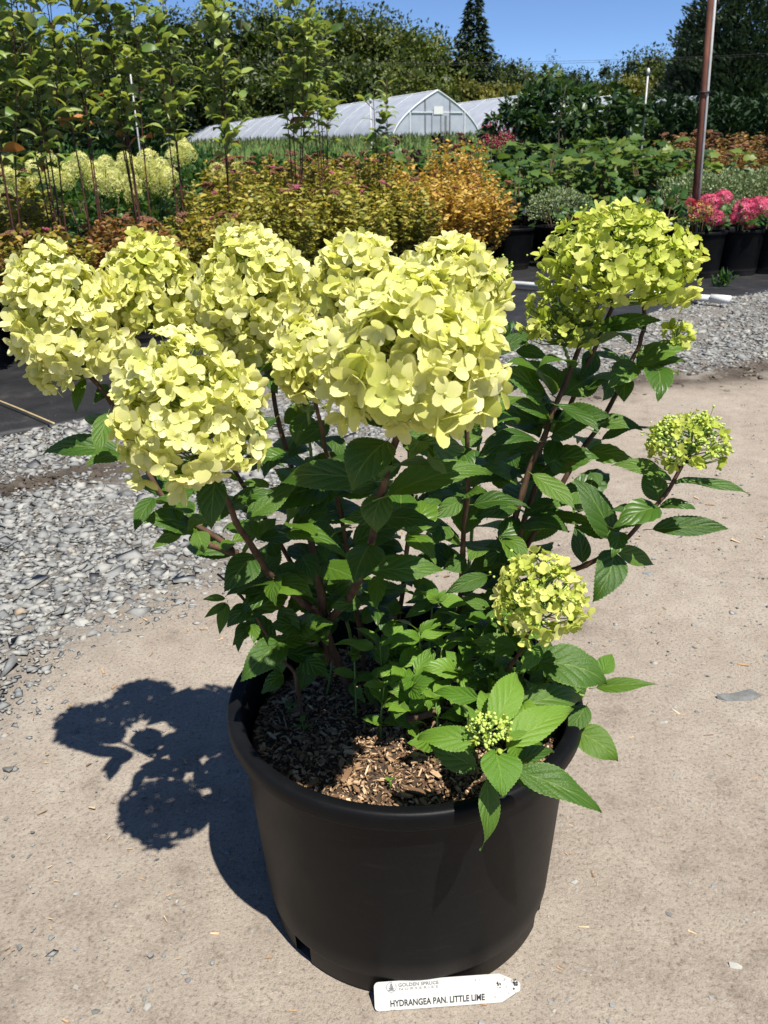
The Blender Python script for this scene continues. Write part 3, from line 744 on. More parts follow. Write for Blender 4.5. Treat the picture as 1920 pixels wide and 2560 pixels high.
CAMP = np.array([0, 0, CAMH])
def flower_head(px, py, Y, rpx, hpx, n, petal, maturity, nobj, lean=(0, 0), sparse=0.0, buds=0, seed=0, inner=.5, base=None, openk=None):
    r = np.random.default_rng(900 + seed)
    c = at(px, py, Y); R = msize(rpx, c) * .95 - petal * .6; H = msize(hpx, c) * .96 - petal * .5
    ax = nrm(np.array([lean[0], lean[1], 1.0])); tx = nrm(np.cross([0, 1, 0], ax)); ty = np.cross(ax, tx); Bm = np.stack([tx, ty, ax], -1)
    i = np.arange(n) + .5; cz = 1 - i / n * 1.78; ph = i * 2.39996 + r.normal(0, .25, n)
    cz = np.clip(cz + r.normal(0, .05, n), -.76, 1); sr = np.sqrt(1 - cz ** 2)
    d = np.stack([sr * np.cos(ph), sr * np.sin(ph), cz], -1)
    lump = 1 + .10 * np.sin(d[:, 0] * 5 + seed) * np.sin(d[:, 1] * 5 + 2 * seed + 1) + .07 * np.sin(d[:, 2] * 7 + ph * 2) + r.normal(0, .08, n)
    lump = np.clip(lump, .78, 1.16); cone = 1 - .20 * cz
    loc = d * np.stack([R * cone, R * cone, np.full(n, H)], -1) * lump[:, None]
    nd = nrm(d / np.array([R, R, H]) ** 1.0)
    depth = np.zeros(n)
    m = int(n * inner)
    if m:
        q = r.integers(0, n, m); loc = np.vstack([loc, loc[q] * r.uniform(.62, .85, (m, 1))]); nd = np.vstack([nd, nd[q]]); depth = np.r_[depth, np.ones(m)]
    N_ = len(loc)
    nd = nrm(nd + r.normal(0, .40, (N_, 3)) + np.array([0, 0, .15]))
    Pw = loc @ Bm.T + c; Nw = nd @ Bm.T
    top = (loc[:, 2] / H + 1) / 2
    sz = petal * np.clip(r.normal(1, .16, N_), .6, 1.35) * (1.05 - .25 * top ** 3) * (1 - .15 * depth)
    sz = sz * np.where(r.random(N_) < sparse, r.uniform(.35, .65, N_), 1)
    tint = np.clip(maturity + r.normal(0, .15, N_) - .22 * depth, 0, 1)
    kind = r.integers(0, len(FLO), N_)
    if openk is not None: kind = np.array(openk)[r.integers(0, len(openk), N_)]
    tang = randdir(N_, r); M = frames(np.cross(tang, Nw), Nw) * sz[:, None, None]
    view = nrm(CAMP - Pw); facing = (Nw * view).sum(1) + .6 * ((Pw - c) * view).sum(1) / max(R, H)
    order = np.argsort(-(facing + .3 * sz / petal) + 9 * depth); pick = np.zeros(N_, bool); pick[order[:nobj]] = True
    # the branching stalks inside the panicle
    P = Pile(); b0 = np.asarray(base) if base is not None else c - ax * H * .95
    V, F = tube(np.array([b0, c - ax * H * .3, c + ax * H * .55]), [.0030, .0022, .0012], 6); P.add(V, F)
    for w in np.where(depth == 0)[0][:: 1 if n < 110 else 2]:
        hgt = max(-.9, min(.6, loc[w, 2] / H - .45)); s0 = c + ax * H * hgt
        mid = (s0 + Pw[w]) / 2 - ax * .004
        V, F = tube(np.array([s0, mid, Pw[w] - Nw[w] * sz[w] * .05]), [.0011, .0008, .0005], 3, False); P.add(V, F)
    hd = P.build('flower_head', M_green_stem, HROOT, HINV)
    for w in np.where(pick)[0]:
        o = link('floret', floret_mesh(int(kind[w]), float(tint[w])), hd)
        M4 = Matrix.Identity(4)
        for a in range(3):
            for b in range(3): M4[a][b] = M[w, a, b]
            M4[a][3] = Pw[w, a]
        o.matrix_basis = M4
    P = Pile()
    for k in range(len(FLO)):
        w = np.where((kind == k) & ~pick)[0]
        if not len(w): continue
        T, Fx, rd = FLO[k]; Fo = []
        for f in Fx:
            V, g = batch(T, f, M[w], Pw[w]); Fo.append(g)
        bl = np.where(r.random(len(w)) < .05 * (maturity > .5), .8, 0)
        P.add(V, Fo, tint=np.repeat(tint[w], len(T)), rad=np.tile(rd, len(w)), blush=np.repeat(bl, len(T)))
    if P.n:
        o = P.build('florets', M_petal, hd); o['kind'] = 'stuff'
    if buds:
        dd = randdir(buds, r); dd[:, 2] = np.abs(dd[:, 2]) * 1.1 - .35; dd = nrm(dd)
        g = 26 if buds > 120 else 12; cc = nrm(dd[:g]); lb = cc[r.integers(0, g, buds)] + r.normal(0, .17, (buds, 3))
        pb = (lb * np.array([R, R, H]) * r.uniform(.82, 1.0, (buds, 1))) @ Bm.T + c
        P = Pile(); s = r.uniform(.0013, .0024, buds)
        V, F = batch(ICO_V, ICO_F, np.eye(3)[None] * s[:, None, None], pb); P.add(V, F)
        o = P.build('flower_buds', M_bud, hd); o['kind'] = 'stuff'
        P = Pile()
        for q in range(g):
            e = (cc[q] * np.array([R, R, H]) * .9) @ Bm.T + c; s0 = c - ax * H * .6
            V, F = tube(np.array([s0, (s0 + e) / 2 - ax * .006, e]), [.0016, .0012, .0009], 4, False); P.add(V, F)
        for q in range(0, buds, 2):
            e = (cc[r.integers(0, g)] * np.array([R, R, H]) * .7) @ Bm.T + c
            j = np.argmin(((pb[q] - (cc * np.array([R, R, H])) @ Bm.T - c) ** 2).sum(1)); e = (cc[j] * np.array([R, R, H]) * .72) @ Bm.T + c
            V, F = tube(np.array([e, pb[q]]), [.0007, .0006], 3, False); P.add(V, F)
        P.build('bud_stalks', M_green_stem, hd)
    return c, max(R, H)

HEADS = []
for k, a in dict(
        A=dict(px=138, py=690, Y=1.05, rpx=122, hpx=165, n=310, petal=.0134, maturity=.84, nobj=42, lean=(-.25, -.1)),
        A3=dict(px=322, py=622, Y=1.12, rpx=114, hpx=116, n=270, petal=.0130, maturity=.66, nobj=28, lean=(.05, 0)),
        B=dict(px=548, py=625, Y=1.08, rpx=136, hpx=132, n=310, petal=.0137, maturity=.78, nobj=36, lean=(-.1, 0)),
        B2=dict(px=520, py=745, Y=1.06, rpx=60, hpx=52, n=44, petal=.0145, maturity=.6, nobj=6),
        C=dict(px=405, py=882, Y=.82, rpx=170, hpx=170, n=300, petal=.0128, maturity=.80, nobj=50, lean=(-.05, -.12)),
        D1=dict(px=772, py=605, Y=.95, rpx=104, hpx=100, n=215, petal=.0133, maturity=.76, nobj=18),
        D2=dict(px=970, py=620, Y=.93, rpx=128, hpx=106, n=250, petal=.0136, maturity=.70, nobj=26, lean=(.2, 0)),
        D3=dict(px=890, py=765, Y=.70, rpx=195, hpx=185, n=270, petal=.0152, maturity=.72, nobj=54, lean=(.0, -.1)),
        D4=dict(px=668, py=775, Y=.88, rpx=80, hpx=95, n=110, petal=.0142, maturity=.72, nobj=12, lean=(-.3, 0)),
        E=dict(px=1342, py=560, Y=1.05, rpx=168, hpx=116, n=400, petal=.0112, maturity=.28, nobj=30, lean=(.05, 0), sparse=.45, buds=60, openk=(1, 2, 4, 7, 5)),
        E2=dict(px=1212, py=692, Y=1.04, rpx=88, hpx=70, n=90, petal=.0108, maturity=.25, nobj=8, sparse=.5, buds=60, inner=.2, openk=(2, 4, 7, 5)),
        E3=dict(px=1463, py=722, Y=1.08, rpx=36, hpx=34, n=22, petal=.0095, maturity=.25, nobj=2, sparse=.5, inner=.1, openk=(2, 4, 7)),
        F=dict(px=1490, py=952, Y=.95, rpx=92, hpx=66, n=130, petal=.0076, maturity=.15, nobj=5, sparse=.6, buds=420, inner=.1, openk=(4, 7, 2)),
        G=dict(px=1168, py=1285, Y=.88, rpx=108, hpx=94, n=160, petal=.0106, maturity=.42, nobj=16, sparse=.4, buds=110, inner=.25, lean=(0, -.1), openk=(1, 2, 4, 5)),
        H=dict(px=1058, py=1575, Y=.765, rpx=52, hpx=40, n=14, petal=.0060, maturity=.05, nobj=0, sparse=.6, buds=190, inner=0, openk=(7, 4)),
        I=dict(px=1080, py=598, Y=1.2, rpx=38, hpx=42, n=24, petal=.0075, maturity=.12, nobj=0, sparse=.6, buds=90, inner=0, openk=(7, 4)),
        J=dict(px=665, py=865, Y=.95, rpx=42, hpx=30, n=12, petal=.006, maturity=.15, nobj=0, sparse=.6, buds=60, inner=0, openk=(7, 4))).items():
    sp = stem_paths.get({'E': 'E1', 'E2': 'E2s', 'E3': 'E3s', 'B2': 'B'}.get(k, k))
    HEADS.append(flower_head(seed=sum(map(ord, k)), base=sp[-1] if sp is not None and k != 'B2' else None, **a))

# --- leaves read off the photograph: zone, base, tip, width (zone units), metres ahead of base and tip, young?
ZONES = dict(R1=(980, 1500, 2.37), R2=(700, 1000, 2.765), R3=(1200, 800, 2.304), R4=(480, 1180, 3.318), R5=(0, 500, 2.074), R6=(300, 1150, 2.074))
def zp(z, x, y, Y):
    ox, oy, s = ZONES[z]; return at((ox + x / s) / S, (oy + y / s) / S, Y)
LEAFLIST = [
    # rosette over the front right of the rim
    ('R1', 600, 745, 745, 435, 190, .78, .86, 1), ('R1', 680, 880, 1070, 655, 190, .76, .82, 1), ('R1', 520, 850, 150, 828, 165, .765, .80, 1),
    ('R1', 610, 890, 655, 1175, 240, .75, .70, 1), ('R1', 560, 1065, 522, 1488, 160, .745, .70, 0), ('R1', 725, 1010, 1235, 1262, 225, .75, .73, 0),
    ('R1', 500, 990, 205, 835, 165, .785, .80, 0), ('R1', 745, 975, 960, 905, 90, .79, .83, 0), ('R1', 770, 1040, 845, 1165, 110, .77, .74, 0),
    ('R1', 690, 815, 805, 778, 60, .755, .76, 1), ('R1', 520, 590, 245, 545, 135, .86, .90, 1), ('R1', 590, 730, 545, 560, 150, .80, .86, 1), ('R1', 660, 740, 765, 590, 130, .80, .86, 1),
    ('R1', 500, 720, 445, 625, 60, .77, .78, 1), ('R1', 560, 880, 600, 930, 40, .75, .745, 1),
    # right side over the rim
    ('R1', 865, 360, 1265, 500, 225, .93, .92, 0), ('R1', 1210, 520, 1580, 500, 100, .95, .93, 0), ('R1', 880, 275, 755, 440, 130, .91, .88, 1),
    ('R1', 1240, 440, 1305, 318, 130, .97, .99, 1), ('R1', 1220, 430, 1110, 330, 100, .98, 1.02, 0), ('R1', 740, 640, 1115, 598, 150, .89, .93, 0), ('R1', 1150, 625, 1045, 800, 135, .94, .91, 0),
    ('R1', 1090, 775, 1335, 955, 165, .93, .90, 0), ('R1', 740, 290, 480, 250, 150, .93, .95, 0), ('R1', 890, 350, 930, 230, 130, .96, .98, 0), ('R1', 1060, 470, 1110, 600, 120, .97, .96, 0),
    ('R1', 930, 500, 800, 420, 110, .97, .97, 0), ('R1', 870, 520, 760, 560, 90, .95, .92, 0), ('R1', 620, 390, 450, 480, 110, .95, .92, 0), ('R1', 700, 330, 600, 400, 110, .97, .93, 0),
    # sprouts in the middle of the pot
    ('R1', 205, 585, 180, 350, 165, .94, .98, 1), ('R1', 165, 590, -30, 490, 120, .94, .95, 1), ('R1', 170, 560, 105, 670, 110, .94, .92, 1), ('R1', 230, 590, 330, 500, 110, .95, .98, 1),
    ('R1', 440, 460, 315, 290, 110, .96, .99, 1), ('R1', 420, 470, 310, 440, 80, .95, .95, 1), ('R1', 155, 205, -20, 290, 100, .99, .98, 1), ('R1', 165, 220, 360, 190, 100, .99, 1.0, 1), ('R1', 160, 230, 120, 300, 70, .99, .96, 1),
    ('R1', 80, 490, -20, 355, 110, .95, .98, 1), ('R1', 60, 600, 20, 705, 110, .93, .90, 0), ('R1', 250, 360, 180, 310, 90, .98, 1.0, 1), ('R1', 560, 50, 430, -20, 100, 1.02, 1.04, 0),
    ('R1', 600, 60, 640, 190, 120, .98, .95, 0), ('R1', 500, 120, 360, 200, 110, 1.0, .97, 0), ('R1', 1060, 90, 1075, 205, 90, .90, .87, 0), ('R1', 760, 130, 690, 180, 90, .93, .9, 0),
    # middle, in the shade of the big flower
    ('R2', 745, 280, 495, 640, 310, .72, .69, 0), ('R2', 730, 665, 1465, 515, 215, .77, .80, 0), ('R2', 660, 560, 20, 575, 190, .77, .80, 0), ('R2', 720, 640, 665, 915, 250, .80, .79, 0),
    ('R2', 620, 1000, 508, 1272, 255, .86, .80, 0), ('R2', 600, 1180, 1150, 1175, 220, .88, .90, 0), ('R2', 1250, 690, 1040, 820, 125, .93, .90, 0), ('R2', 1110, 665, 945, 800, 95, .96, .93, 0),
    ('R2', 40, 920, 470, 1110, 220, .93, .88, 0), ('R2', 335, 150, 110, 325, 150, .95, .92, 0), ('R2', 340, 770, 85, 870, 170, .93, .95, 0), ('R2', 1610, 750, 1310, 825, 145, 1.02, .98, 0),
    ('R2', 1659, 260, 1365, 395, 165, 1.02, .97, 0), ('R2', 1430, 1215, 1140, 1340, 125, .98, .95, 0), ('R2', 1290, 1110, 1120, 1170, 130, 1.02, 1.0, 0), ('R2', 590, 1310, 885, 1320, 125, .95, .97, 0),
    ('R2', 1090, 1400, 975, 1215, 130, 1.0, 1.03, 1), ('R2', 1100, 1390, 1150, 1310, 60, 1.0, 1.01, 1), ('R2', 1110, 1400, 1290, 1415, 110, 1.0, 1.0, 1), ('R2', 1090, 1390, 965, 1320, 70, 1.0, .99, 1), ('R2', 1450, 1440, 1245, 1365, 100, .95, .97, 0),
    ('R2', 790, 1650, 785, 1520, 140, .97, 1.0, 1), ('R2', 970, 1640, 1200, 1600, 120, .97, .99, 1), ('R2', 960, 1640, 700, 1700, 120, .97, .94, 1), ('R2', 1060, 1400, 860, 1510, 110, 1.03, 1.0, 0),
    ('R2', 1280, 590, 1430, 480, 120, 1.04, 1.06, 0), ('R2', 1270, 320, 1390, 250, 150, 1.05, 1.08, 0), ('R2', 930, 400, 1150, 360, 130, 1.05, 1.0, 0), ('R2', 330, 250, 420, 420, 140, .98, .95, 0),
    ('R2', 200, 330, 40, 420, 110, 1.0, .95, 0), ('R2', 460, 620, 340, 700, 130, 1.0, .97, 0), ('R2', 1400, 1020, 1310, 1120, 180, 1.02, .98, 0), ('R2', 1150, 860, 1060, 1000, 170, 1.0, .96, 0), ('R2', 1060, 1300, 900, 1400, 90, 1.02, 1.0, 0),
    ('R2', 830, 280, 1150, 190, 170, .82, .85, 0), ('R2', 560, 1400, 350, 1440, 150, .97, .95, 0), ('R2', 150, 1080, 240, 1250, 200, .97, .93, 0),
    # right hand stems
    ('R3', 385, 470, 105, 275, 170, 1.03, 1.0, 0), ('R3', 545, 272, 325, 292, 130, 1.02, .98, 0), ('R3', 400, 565, 135, 460, 110, 1.02, 1.0, 0), ('R3', 335, 700, 5, 785, 140, 1.01, .97, 0),
    ('R3', 440, 490, 692, 658, 170, 1.0, .96, 0), ('R3', 650, 600, 935, 637, 110, 1.05, 1.03, 0), ('R3', 700, 690, 1045, 640, 75, 1.05, 1.03, 0), ('R3', 445, 690, 375, 835, 115, 1.04, 1.0, 0), ('R3', 450, 735, 525, 872, 100, 1.04, 1.02, 0),
    ('R3', 305, 890, 552, 1092, 175, 1.0, .96, 0), ('R3', 765, 1260, 530, 908, 185, .96, .99, 0), ('R3', 1025, 1085, 785, 1215, 150, .95, .93, 0), ('R3', 995, 1205, 1442, 1205, 140, .95, .94, 0), ('R3', 1120, 940, 1558, 1010, 130, .95, .93, 0),
    ('R3', 1100, 925, 758, 840, 125, .95, .96, 0), ('R3', 1035, 1045, 955, 850, 150, .96, .99, 0), ('R3', 770, 1330, 648, 1622, 190, .96, .91, 0), ('R3', 785, 1330, 1005, 1410, 120, .96, .97, 0), ('R3', 590, 1400, 548, 1168, 140, .99, 1.03, 0),
    ('R3', 390, 1130, 678, 1182, 70, 1.05, 1.02, 0), ('R3', 245, 1190, 498, 1187, 60, 1.03, 1.0, 0), ('R3', 730, 345, 700, 472, 105, 1.06, 1.03, 0), ('R3', 600, 400, 750, 350, 80, 1.05, 1.03, 0), ('R3', 830, 330, 828, 475, 95, 1.08, 1.06, 0),
    ('R3', 665, 55, 1060, 5, 115, 1.06, 1.02, 0), ('R3', 600, 40, 430, -90, 120, 1.02, .99, 0), ('R3', 880, 275, 1182, 240, 40, 1.08, 1.07, 0), ('R3', 200, 520, -10, 425, 140, 1.03, 1.0, 0), ('R3', 85, 200, 305, 92, 80, 1.03, 1.05, 0),
    ('R3', 205, 180, 392, 230, 90, 1.04, 1.03, 0), ('R3', 620, 950, 400, 1085, 150, 1.04, 1.0, 0), ('R3', 135, 1255, 262, 1385, 120, 1.0, .97, 0), ('R3', 205, 860, 0, 940, 150, 1.03, 1.0, 0), ('R3', 190, 1080, -20, 1150, 130, 1.02, .98, 0),
    ('R3', 660, 180, 560, 350, 120, 1.09, 1.06, 0), ('R3', 700, 160, 810, 250, 70, 1.1, 1.08, 0), ('R3', 640, 880, 690, 960, 120, 1.05, 1.03, 0), ('R3', 940, 70, 880, 40, 100, 1.09, 1.07, 0), ('R3', 1060, 860, 1145, 820, 60, .96, .97, 0), ('R3', 270, 600, 340, 680, 120, 1.06, 1.04, 0),
    ('R3', 150, 1300, 20, 1420, 180, 1.03, 1.0, 0), ('R3', 440, 1050, 240, 1130, 130, 1.04, 1.02, 0),
    # left hand stems
    ('R4', 195, 30, 160, 480, 290, .85, .82, 0), ('R4', 455, 390, 912, 85, 250, .90, .93, 0), ('R4', 640, 110, 388, 120, 110, .95, .92, 0), ('R4', 500, 690, 262, 1000, 250, .92, .87, 0), ('R4', 600, 850, 340, 905, 120, .96, .94, 0),
    ('R4', 680, 815, 1005, 935, 160, .97, .95, 0), ('R4', 545, 985, 370, 1020, 90, .95, .94, 0), ('R4', 275, 1050, 90, 1060, 75, .95, .94, 0), ('R4', 280, 1085, 100, 1212, 60, .95, .93, 0), ('R4', 290, 1090, 228, 1350, 120, .95, .92, 0),
    ('R4', 480, 1110, 285, 1290, 160, .96, .93, 0), ('R4', 525, 1245, 335, 1445, 140, .96, .93, 0), ('R4', 470, 1200, 628, 1148, 80, .96, .97, 0), ('R4', 520, 1110, 642, 960, 90, .98, 1.0, 0), ('R4', 420, 1240, 382, 1495, 115, .97, .94, 0),
    ('R4', 770, 1385, 400, 1738, 255, .96, .91, 0), ('R4', 910, 1280, 632, 1285, 180, .99, .97, 0), ('R4', 730, 1130, 905, 1360, 200, 1.0, .98, 0), ('R4', 950, 1590, 900, 1812, 170, 1.02, 1.0, 0),
    ('R4', 1072, 1365, 1060, 1222, 55, .98, 1.0, 1), ('R4', 1080, 1370, 1168, 1255, 85, .98, .99, 1), ('R4', 1068, 1372, 925, 1397, 65, .98, .97, 1), ('R4', 1075, 1375, 1130, 1442, 60, .98, .96, 1), ('R4', 1065, 1375, 1015, 1435, 40, .98, .96, 1),
    ('R4', 1510, 1460, 1180, 1425, 150, .98, .97, 1), ('R4', 1145, 400, 825, 445, 200, .97, .94, 0), ('R4', 1020, 560, 880, 300, 150, 1.02, 1.05, 0), ('R4', 940, 1460, 1020, 1620, 150, 1.04, 1.02, 0), ('R4', 1500, 1700, 1320, 1760, 110, .98, .96, 1),
    ('R4', 1490, 1690, 1600, 1640, 70, .98, .99, 1), ('R4', 1470, 1710, 1490, 1950, 130, .99, .97, 0), ('R4', 1340, 1180, 1140, 1170, 130, 1.05, 1.03, 0), ('R4', 1060, 1110, 870, 1010, 150, 1.05, 1.0, 0), ('R4', 700, 700, 640, 580, 140, 1.05, 1.06, 0), ('R4', 540, 560, 700, 380, 170, 1.0, 1.02, 0),
    ('R4', 1000, 1520, 1095, 1515, 45, .98, .97, 1), ('R4', 1095, 1560, 1085, 1640, 45, .98, .96, 1),
    # outermost left
    ('R5', 560, 1105, 505, 1322, 130, .98, .93, 0), ('R5', 690, 1335, 228, 1322, 95, 1.03, 1.05, 0), ('R5', 440, 930, 395, 1105, 75, 1.05, 1.02, 0), ('R6', 172, 195, 75, 372, 110, 1.0, .95, 0), ('R6', 385, 250, 190, 200, 70, 1.0, .98, 0),
    ('R6', 330, 350, 165, 460, 80, 1.02, 1.0, 0), ('R6', 290, 320, 310, 245, 70, 1.02, 1.04, 1), ('R6', 400, 370, 435, 485, 90, 1.02, 1.0, 0), ('R6', 260, 280, 120, 330, 90, 1.03, 1.02, 0), ('R6', 345, 350, 225, 340, 50, 1.01, 1.0, 1),
    ('R5', 1320, 870, 1510, 830, 110, 1.08, 1.05, 0), ('R5', 1290, 900, 1270, 770, 110, 1.1, 1.12, 0), ('R5', 1380, 900, 1440, 1010, 90, 1.06, 1.03, 0), ('R5', 1430, 1130, 1290, 1290, 110, 1.02, 1.0, 0), ('R5', 1600, 1120, 1540, 1280, 130, 1.0, .97, 0),
    ('R5', 560, 960, 480, 1060, 70, 1.06, 1.03, 0), ('R5', 900, 640, 1000, 680, 60, 1.14, 1.12, 0),
]
random.seed(21)
for z, bx, by, tx, ty, w, Yb, Yt, yg in LEAFLIST:
    B = zp(z, bx, by, Yb); T = zp(z, tx, ty, Yt)
    wm = msize(w / ZONES[z][2] / S, (B + T) / 2)
    put_leaf(B, T, wm * .93, bool(yg), jit=.34)
print('listed leaves', hero_leaves)
# shaded leaves further in, in opposite pairs along the stems
rr = random.Random(5)
def clear_of_heads(p, f=.75): return all(np.linalg.norm(p - c) > r * f for c, r in HEADS)
for k in ('B', 'A', 'D1', 'D2', 'A3', 'D4', 'E1', 'E2', 'I', 'J', 'C', 'D3', 'L', 'Tw'):
    path = stem_paths[k]; seg = np.r_[0, np.cumsum(np.linalg.norm(np.diff(path, axis=0), axis=1))]; s = seg[-1] * .30; side = rr.uniform(0, 3.14)
    while s < seg[-1] - .07 and hero_leaves < 296:
        p = np.array([np.interp(s, seg, path[:, i]) for i in range(3)])
        if p[2] > .36 and clear_of_heads(p):
            for q in (0, 1):
                a = side + q * math.pi + rr.gauss(0, .3); L = rr.uniform(.055, .095)
                d = nrm(np.array([math.cos(a), math.sin(a) + .25, rr.uniform(-.1, .45)])); B = p + d * L * .13
                T = B + d * L
                if clear_of_heads(T, .8): put_leaf(B, T, L * rr.uniform(.45, .58), False, nref=(.1, -.2, .95), jit=.35, r=rr)
        side += math.pi / 2 + rr.gauss(0, .25); s += rr.uniform(.05, .075)
print('all hero leaves', hero_leaves)

# smaller leaves further in and young shoots over the mulch, beyond the three hundred single ones
M_leaf_t = leafy('hydrangea_leaf_small', [(0, (.030, .078, .007)), (.5, (.052, .118, .010)), (1, (.085, .16, .014))], .24, (1.9, 1.9, .3), .42, .4, (.10, .17, .07), True)
M_young_t = leafy('young_leaf_small', [(0, (.075, .17, .014)), (1, (.15, .27, .03))], .3, (1.6, 1.5, .35), .45, .35, (.14, .24, .08), True)
SM = [leaf_pile('leaf', None, 400 + k, width=w_, fold=f_, droop=d_, wave=.025, twist=.4, nx=12, ny=2, serr=.02) for k, (w_, f_, d_) in enumerate(((.46, .3, .6), (.5, .2, 1.0), (.42, .4, .4), (.5, .35, 1.3)))]
SMT = [(np.concatenate(p.V), [np.concatenate(f) for f in p.F.values()], np.concatenate(p.A['luv'])) for p in SM]
def leaf_stuff(name, items, mt):
    P = Pile(); r = np.random.default_rng(12)
    for B, d, n_, L in items:
        T, Fx, luv = SMT[r.integers(0, 4)]; Mx = frames(nrm(d)[None], nrm(n_)[None])[0] * L
        P.add(T @ Mx.T + B, Fx, luv=luv, tint=np.full(len(T), r.random()))
    P.build(name, mt, HROOT, HINV)['kind'] = 'stuff'
items = []; r = np.random.default_rng(77)
for k, lo in (('B', .22), ('A', .25), ('D1', .2), ('D2', .2), ('A3', .2), ('D4', .2), ('E1', .15), ('E2', .15), ('E3', .2), ('I', .2), ('J', .2), ('C', .25), ('D3', .2), ('F', .0), ('L', .2), ('Tw', .3)):
    path = stem_paths[k]; seg = np.r_[0, np.cumsum(np.linalg.norm(np.diff(path, axis=0), axis=1))]
    for _ in range(8):
        t = seg[-1] * r.uniform(lo, .86); p = np.array([np.interp(t, seg, path[:, i]) for i in range(3)])
        if p[2] < .34 or not clear_of_heads(p, .9): continue
        a = r.uniform(0, 6.283); l2 = r.uniform(0, .05); o = np.array([np.cos(a), np.sin(a), .3]) * l2
        for q in range(2):
            d = np.array([np.cos(a + q * 2.2 - 1.1), np.sin(a + q * 2.2 - 1.1) + .15, r.uniform(-.5, .4)]); L = r.uniform(.034, .07)
            if clear_of_heads(p + o + d * L, .85): items.append((p + o, d, np.array([.1, -.3, .9]) + r.normal(0, .3, 3), L))
leaf_stuff('small_leaves', items, M_leaf_t)
items = []; P = Pile()
for px, py, Y, k in ((820, 1385, 1.0, 6), (905, 1365, 1.0, 6), (955, 1400, .99, 6), (1005, 1340, 1.0, 7), (1085, 1400, .98, 7), (990, 1455, .95, 6), (1050, 1440, .95, 6), (1135, 1445, .95, 7), (865, 1440, .97, 6), (935, 1290, 1.04, 6), (765, 1415, 1.0, 6), (1185, 1425, .97, 6), (1010, 1400, 1.0, 6), (900, 1460, .95, 6), (1095, 1480, .93, 6), (1040, 1370, 1.02, 6), (1160, 1370, 1.0, 6), (960, 1345, 1.06, 5), (850, 1330, 1.1, 6), (700, 1290, 1.06, 4), (1205, 1480, .97, 6), (830, 1480, .95, 5), (1060, 1310, 1.06, 6), (885, 1490, .93, 6), (940, 1505, .92, 6), (1000, 1500, .91, 6), (1120, 1520, .9, 6), (1180, 1530, .9, 6), (1075, 1350, .99, 6)):
    c = at(px, py, Y); dd = np.hypot(*(c[:2] - PC[:2])); b = np.array([*(PC[:2] + (c[:2] - PC[:2]) * min(1, .19 / max(dd, 1e-3)) + r.normal(0, .012, 2)), .285])
    V, F = tube(smoothpath([b, (b + c) / 2 + r.normal(0, .006, 3), c], 4), np.linspace(.0022, .0011, 9), 5); P.add(V, F)
    for lev in range(3):
        p = c + (b - c) * lev * .28
        for q in range(2 + (lev == 0)):
            a = q * 3.14 + lev * 1.57 + px + r.normal(0, .4); L = r.uniform(.026, .052); items.append((p, np.array([np.cos(a), np.sin(a), r.uniform(-.1, .7)]), np.array([.1, -.3, 1]) + r.normal(0, .3, 3), L))
P.build('shoot_stalks', M_green_stem, HROOT, HINV)['kind'] = 'stuff'
leaf_stuff('young_shoots', items, M_young_t)

# tiny weeds sprouting from the mulch
for px, py, h, lab in ((655, 1590, .022, 'tiny two leaved weed sprouting by the left inner rim of the pot'), (628, 1548, .02, 'tiny narrow leaved weed in the mulch next to the shaded rim'), (842, 1700, .012, 'tiny round leaved seedling in the sunny mulch at the front of the pot'), (985, 1612, .014, 'tiny green seedling in the mulch under the bud rosette')):
    g = gnd(px, py, .305); e = empty('weed_seedling', tuple(g)); tag(e, lab, 'weed')
    V, F = tube(np.array([[0, 0, -.012], [.001, 0, h * .6], [0, 0, h]]), .0007, 5); P = Pile(); P.add(V, F); P.build('stem', M_green_stem, e)
    for q in range(3):
        o = link('leaf', YOUNG[q], e); a = 2.4 * q + px; L = h * .75
        o.matrix_local = Matrix.Translation((0, 0, h * (1 - .2 * q))) @ Matrix.Rotation(a, 4, 'Z') @ Matrix.Rotation(-.3, 4, 'Y') @ Matrix.Scale(L, 4)
# ------------------------------------------------------------------ shared background pieces
LEAF8_V = np.array([[0, 0, 0], [.3, .28, .07], [.3, -.28, .07], [.33, 0, 0], [.65, .24, .02], [.65, -.24, .02], [.68, 0, -.05], [1, 0, -.16]])
LEAF8_F = np.array([[0, 3, 1], [0, 2, 3], [1, 3, 6], [1, 6, 4], [3, 2, 5], [3, 5, 6], [4, 6, 7], [6, 5, 7]])
LEAF2_V = np.array([[0, 0, 0], [.45, .32, .10], [.45, -.32, .10], [1, 0, -.08]]); LEAF2_F = np.array([[0, 3, 1], [0, 2, 3]])

def add_leaves(P, pos, direc, up, L, wide, tint, T=LEAF8_V, F=LEAF8_F):
    M = frames(direc, up) * np.stack([L, L * wide, L], -1)[:, None, :]
    V, Fo = batch(T, F, M, pos); P.add(V, Fo, tint=np.repeat(tint, len(T)))

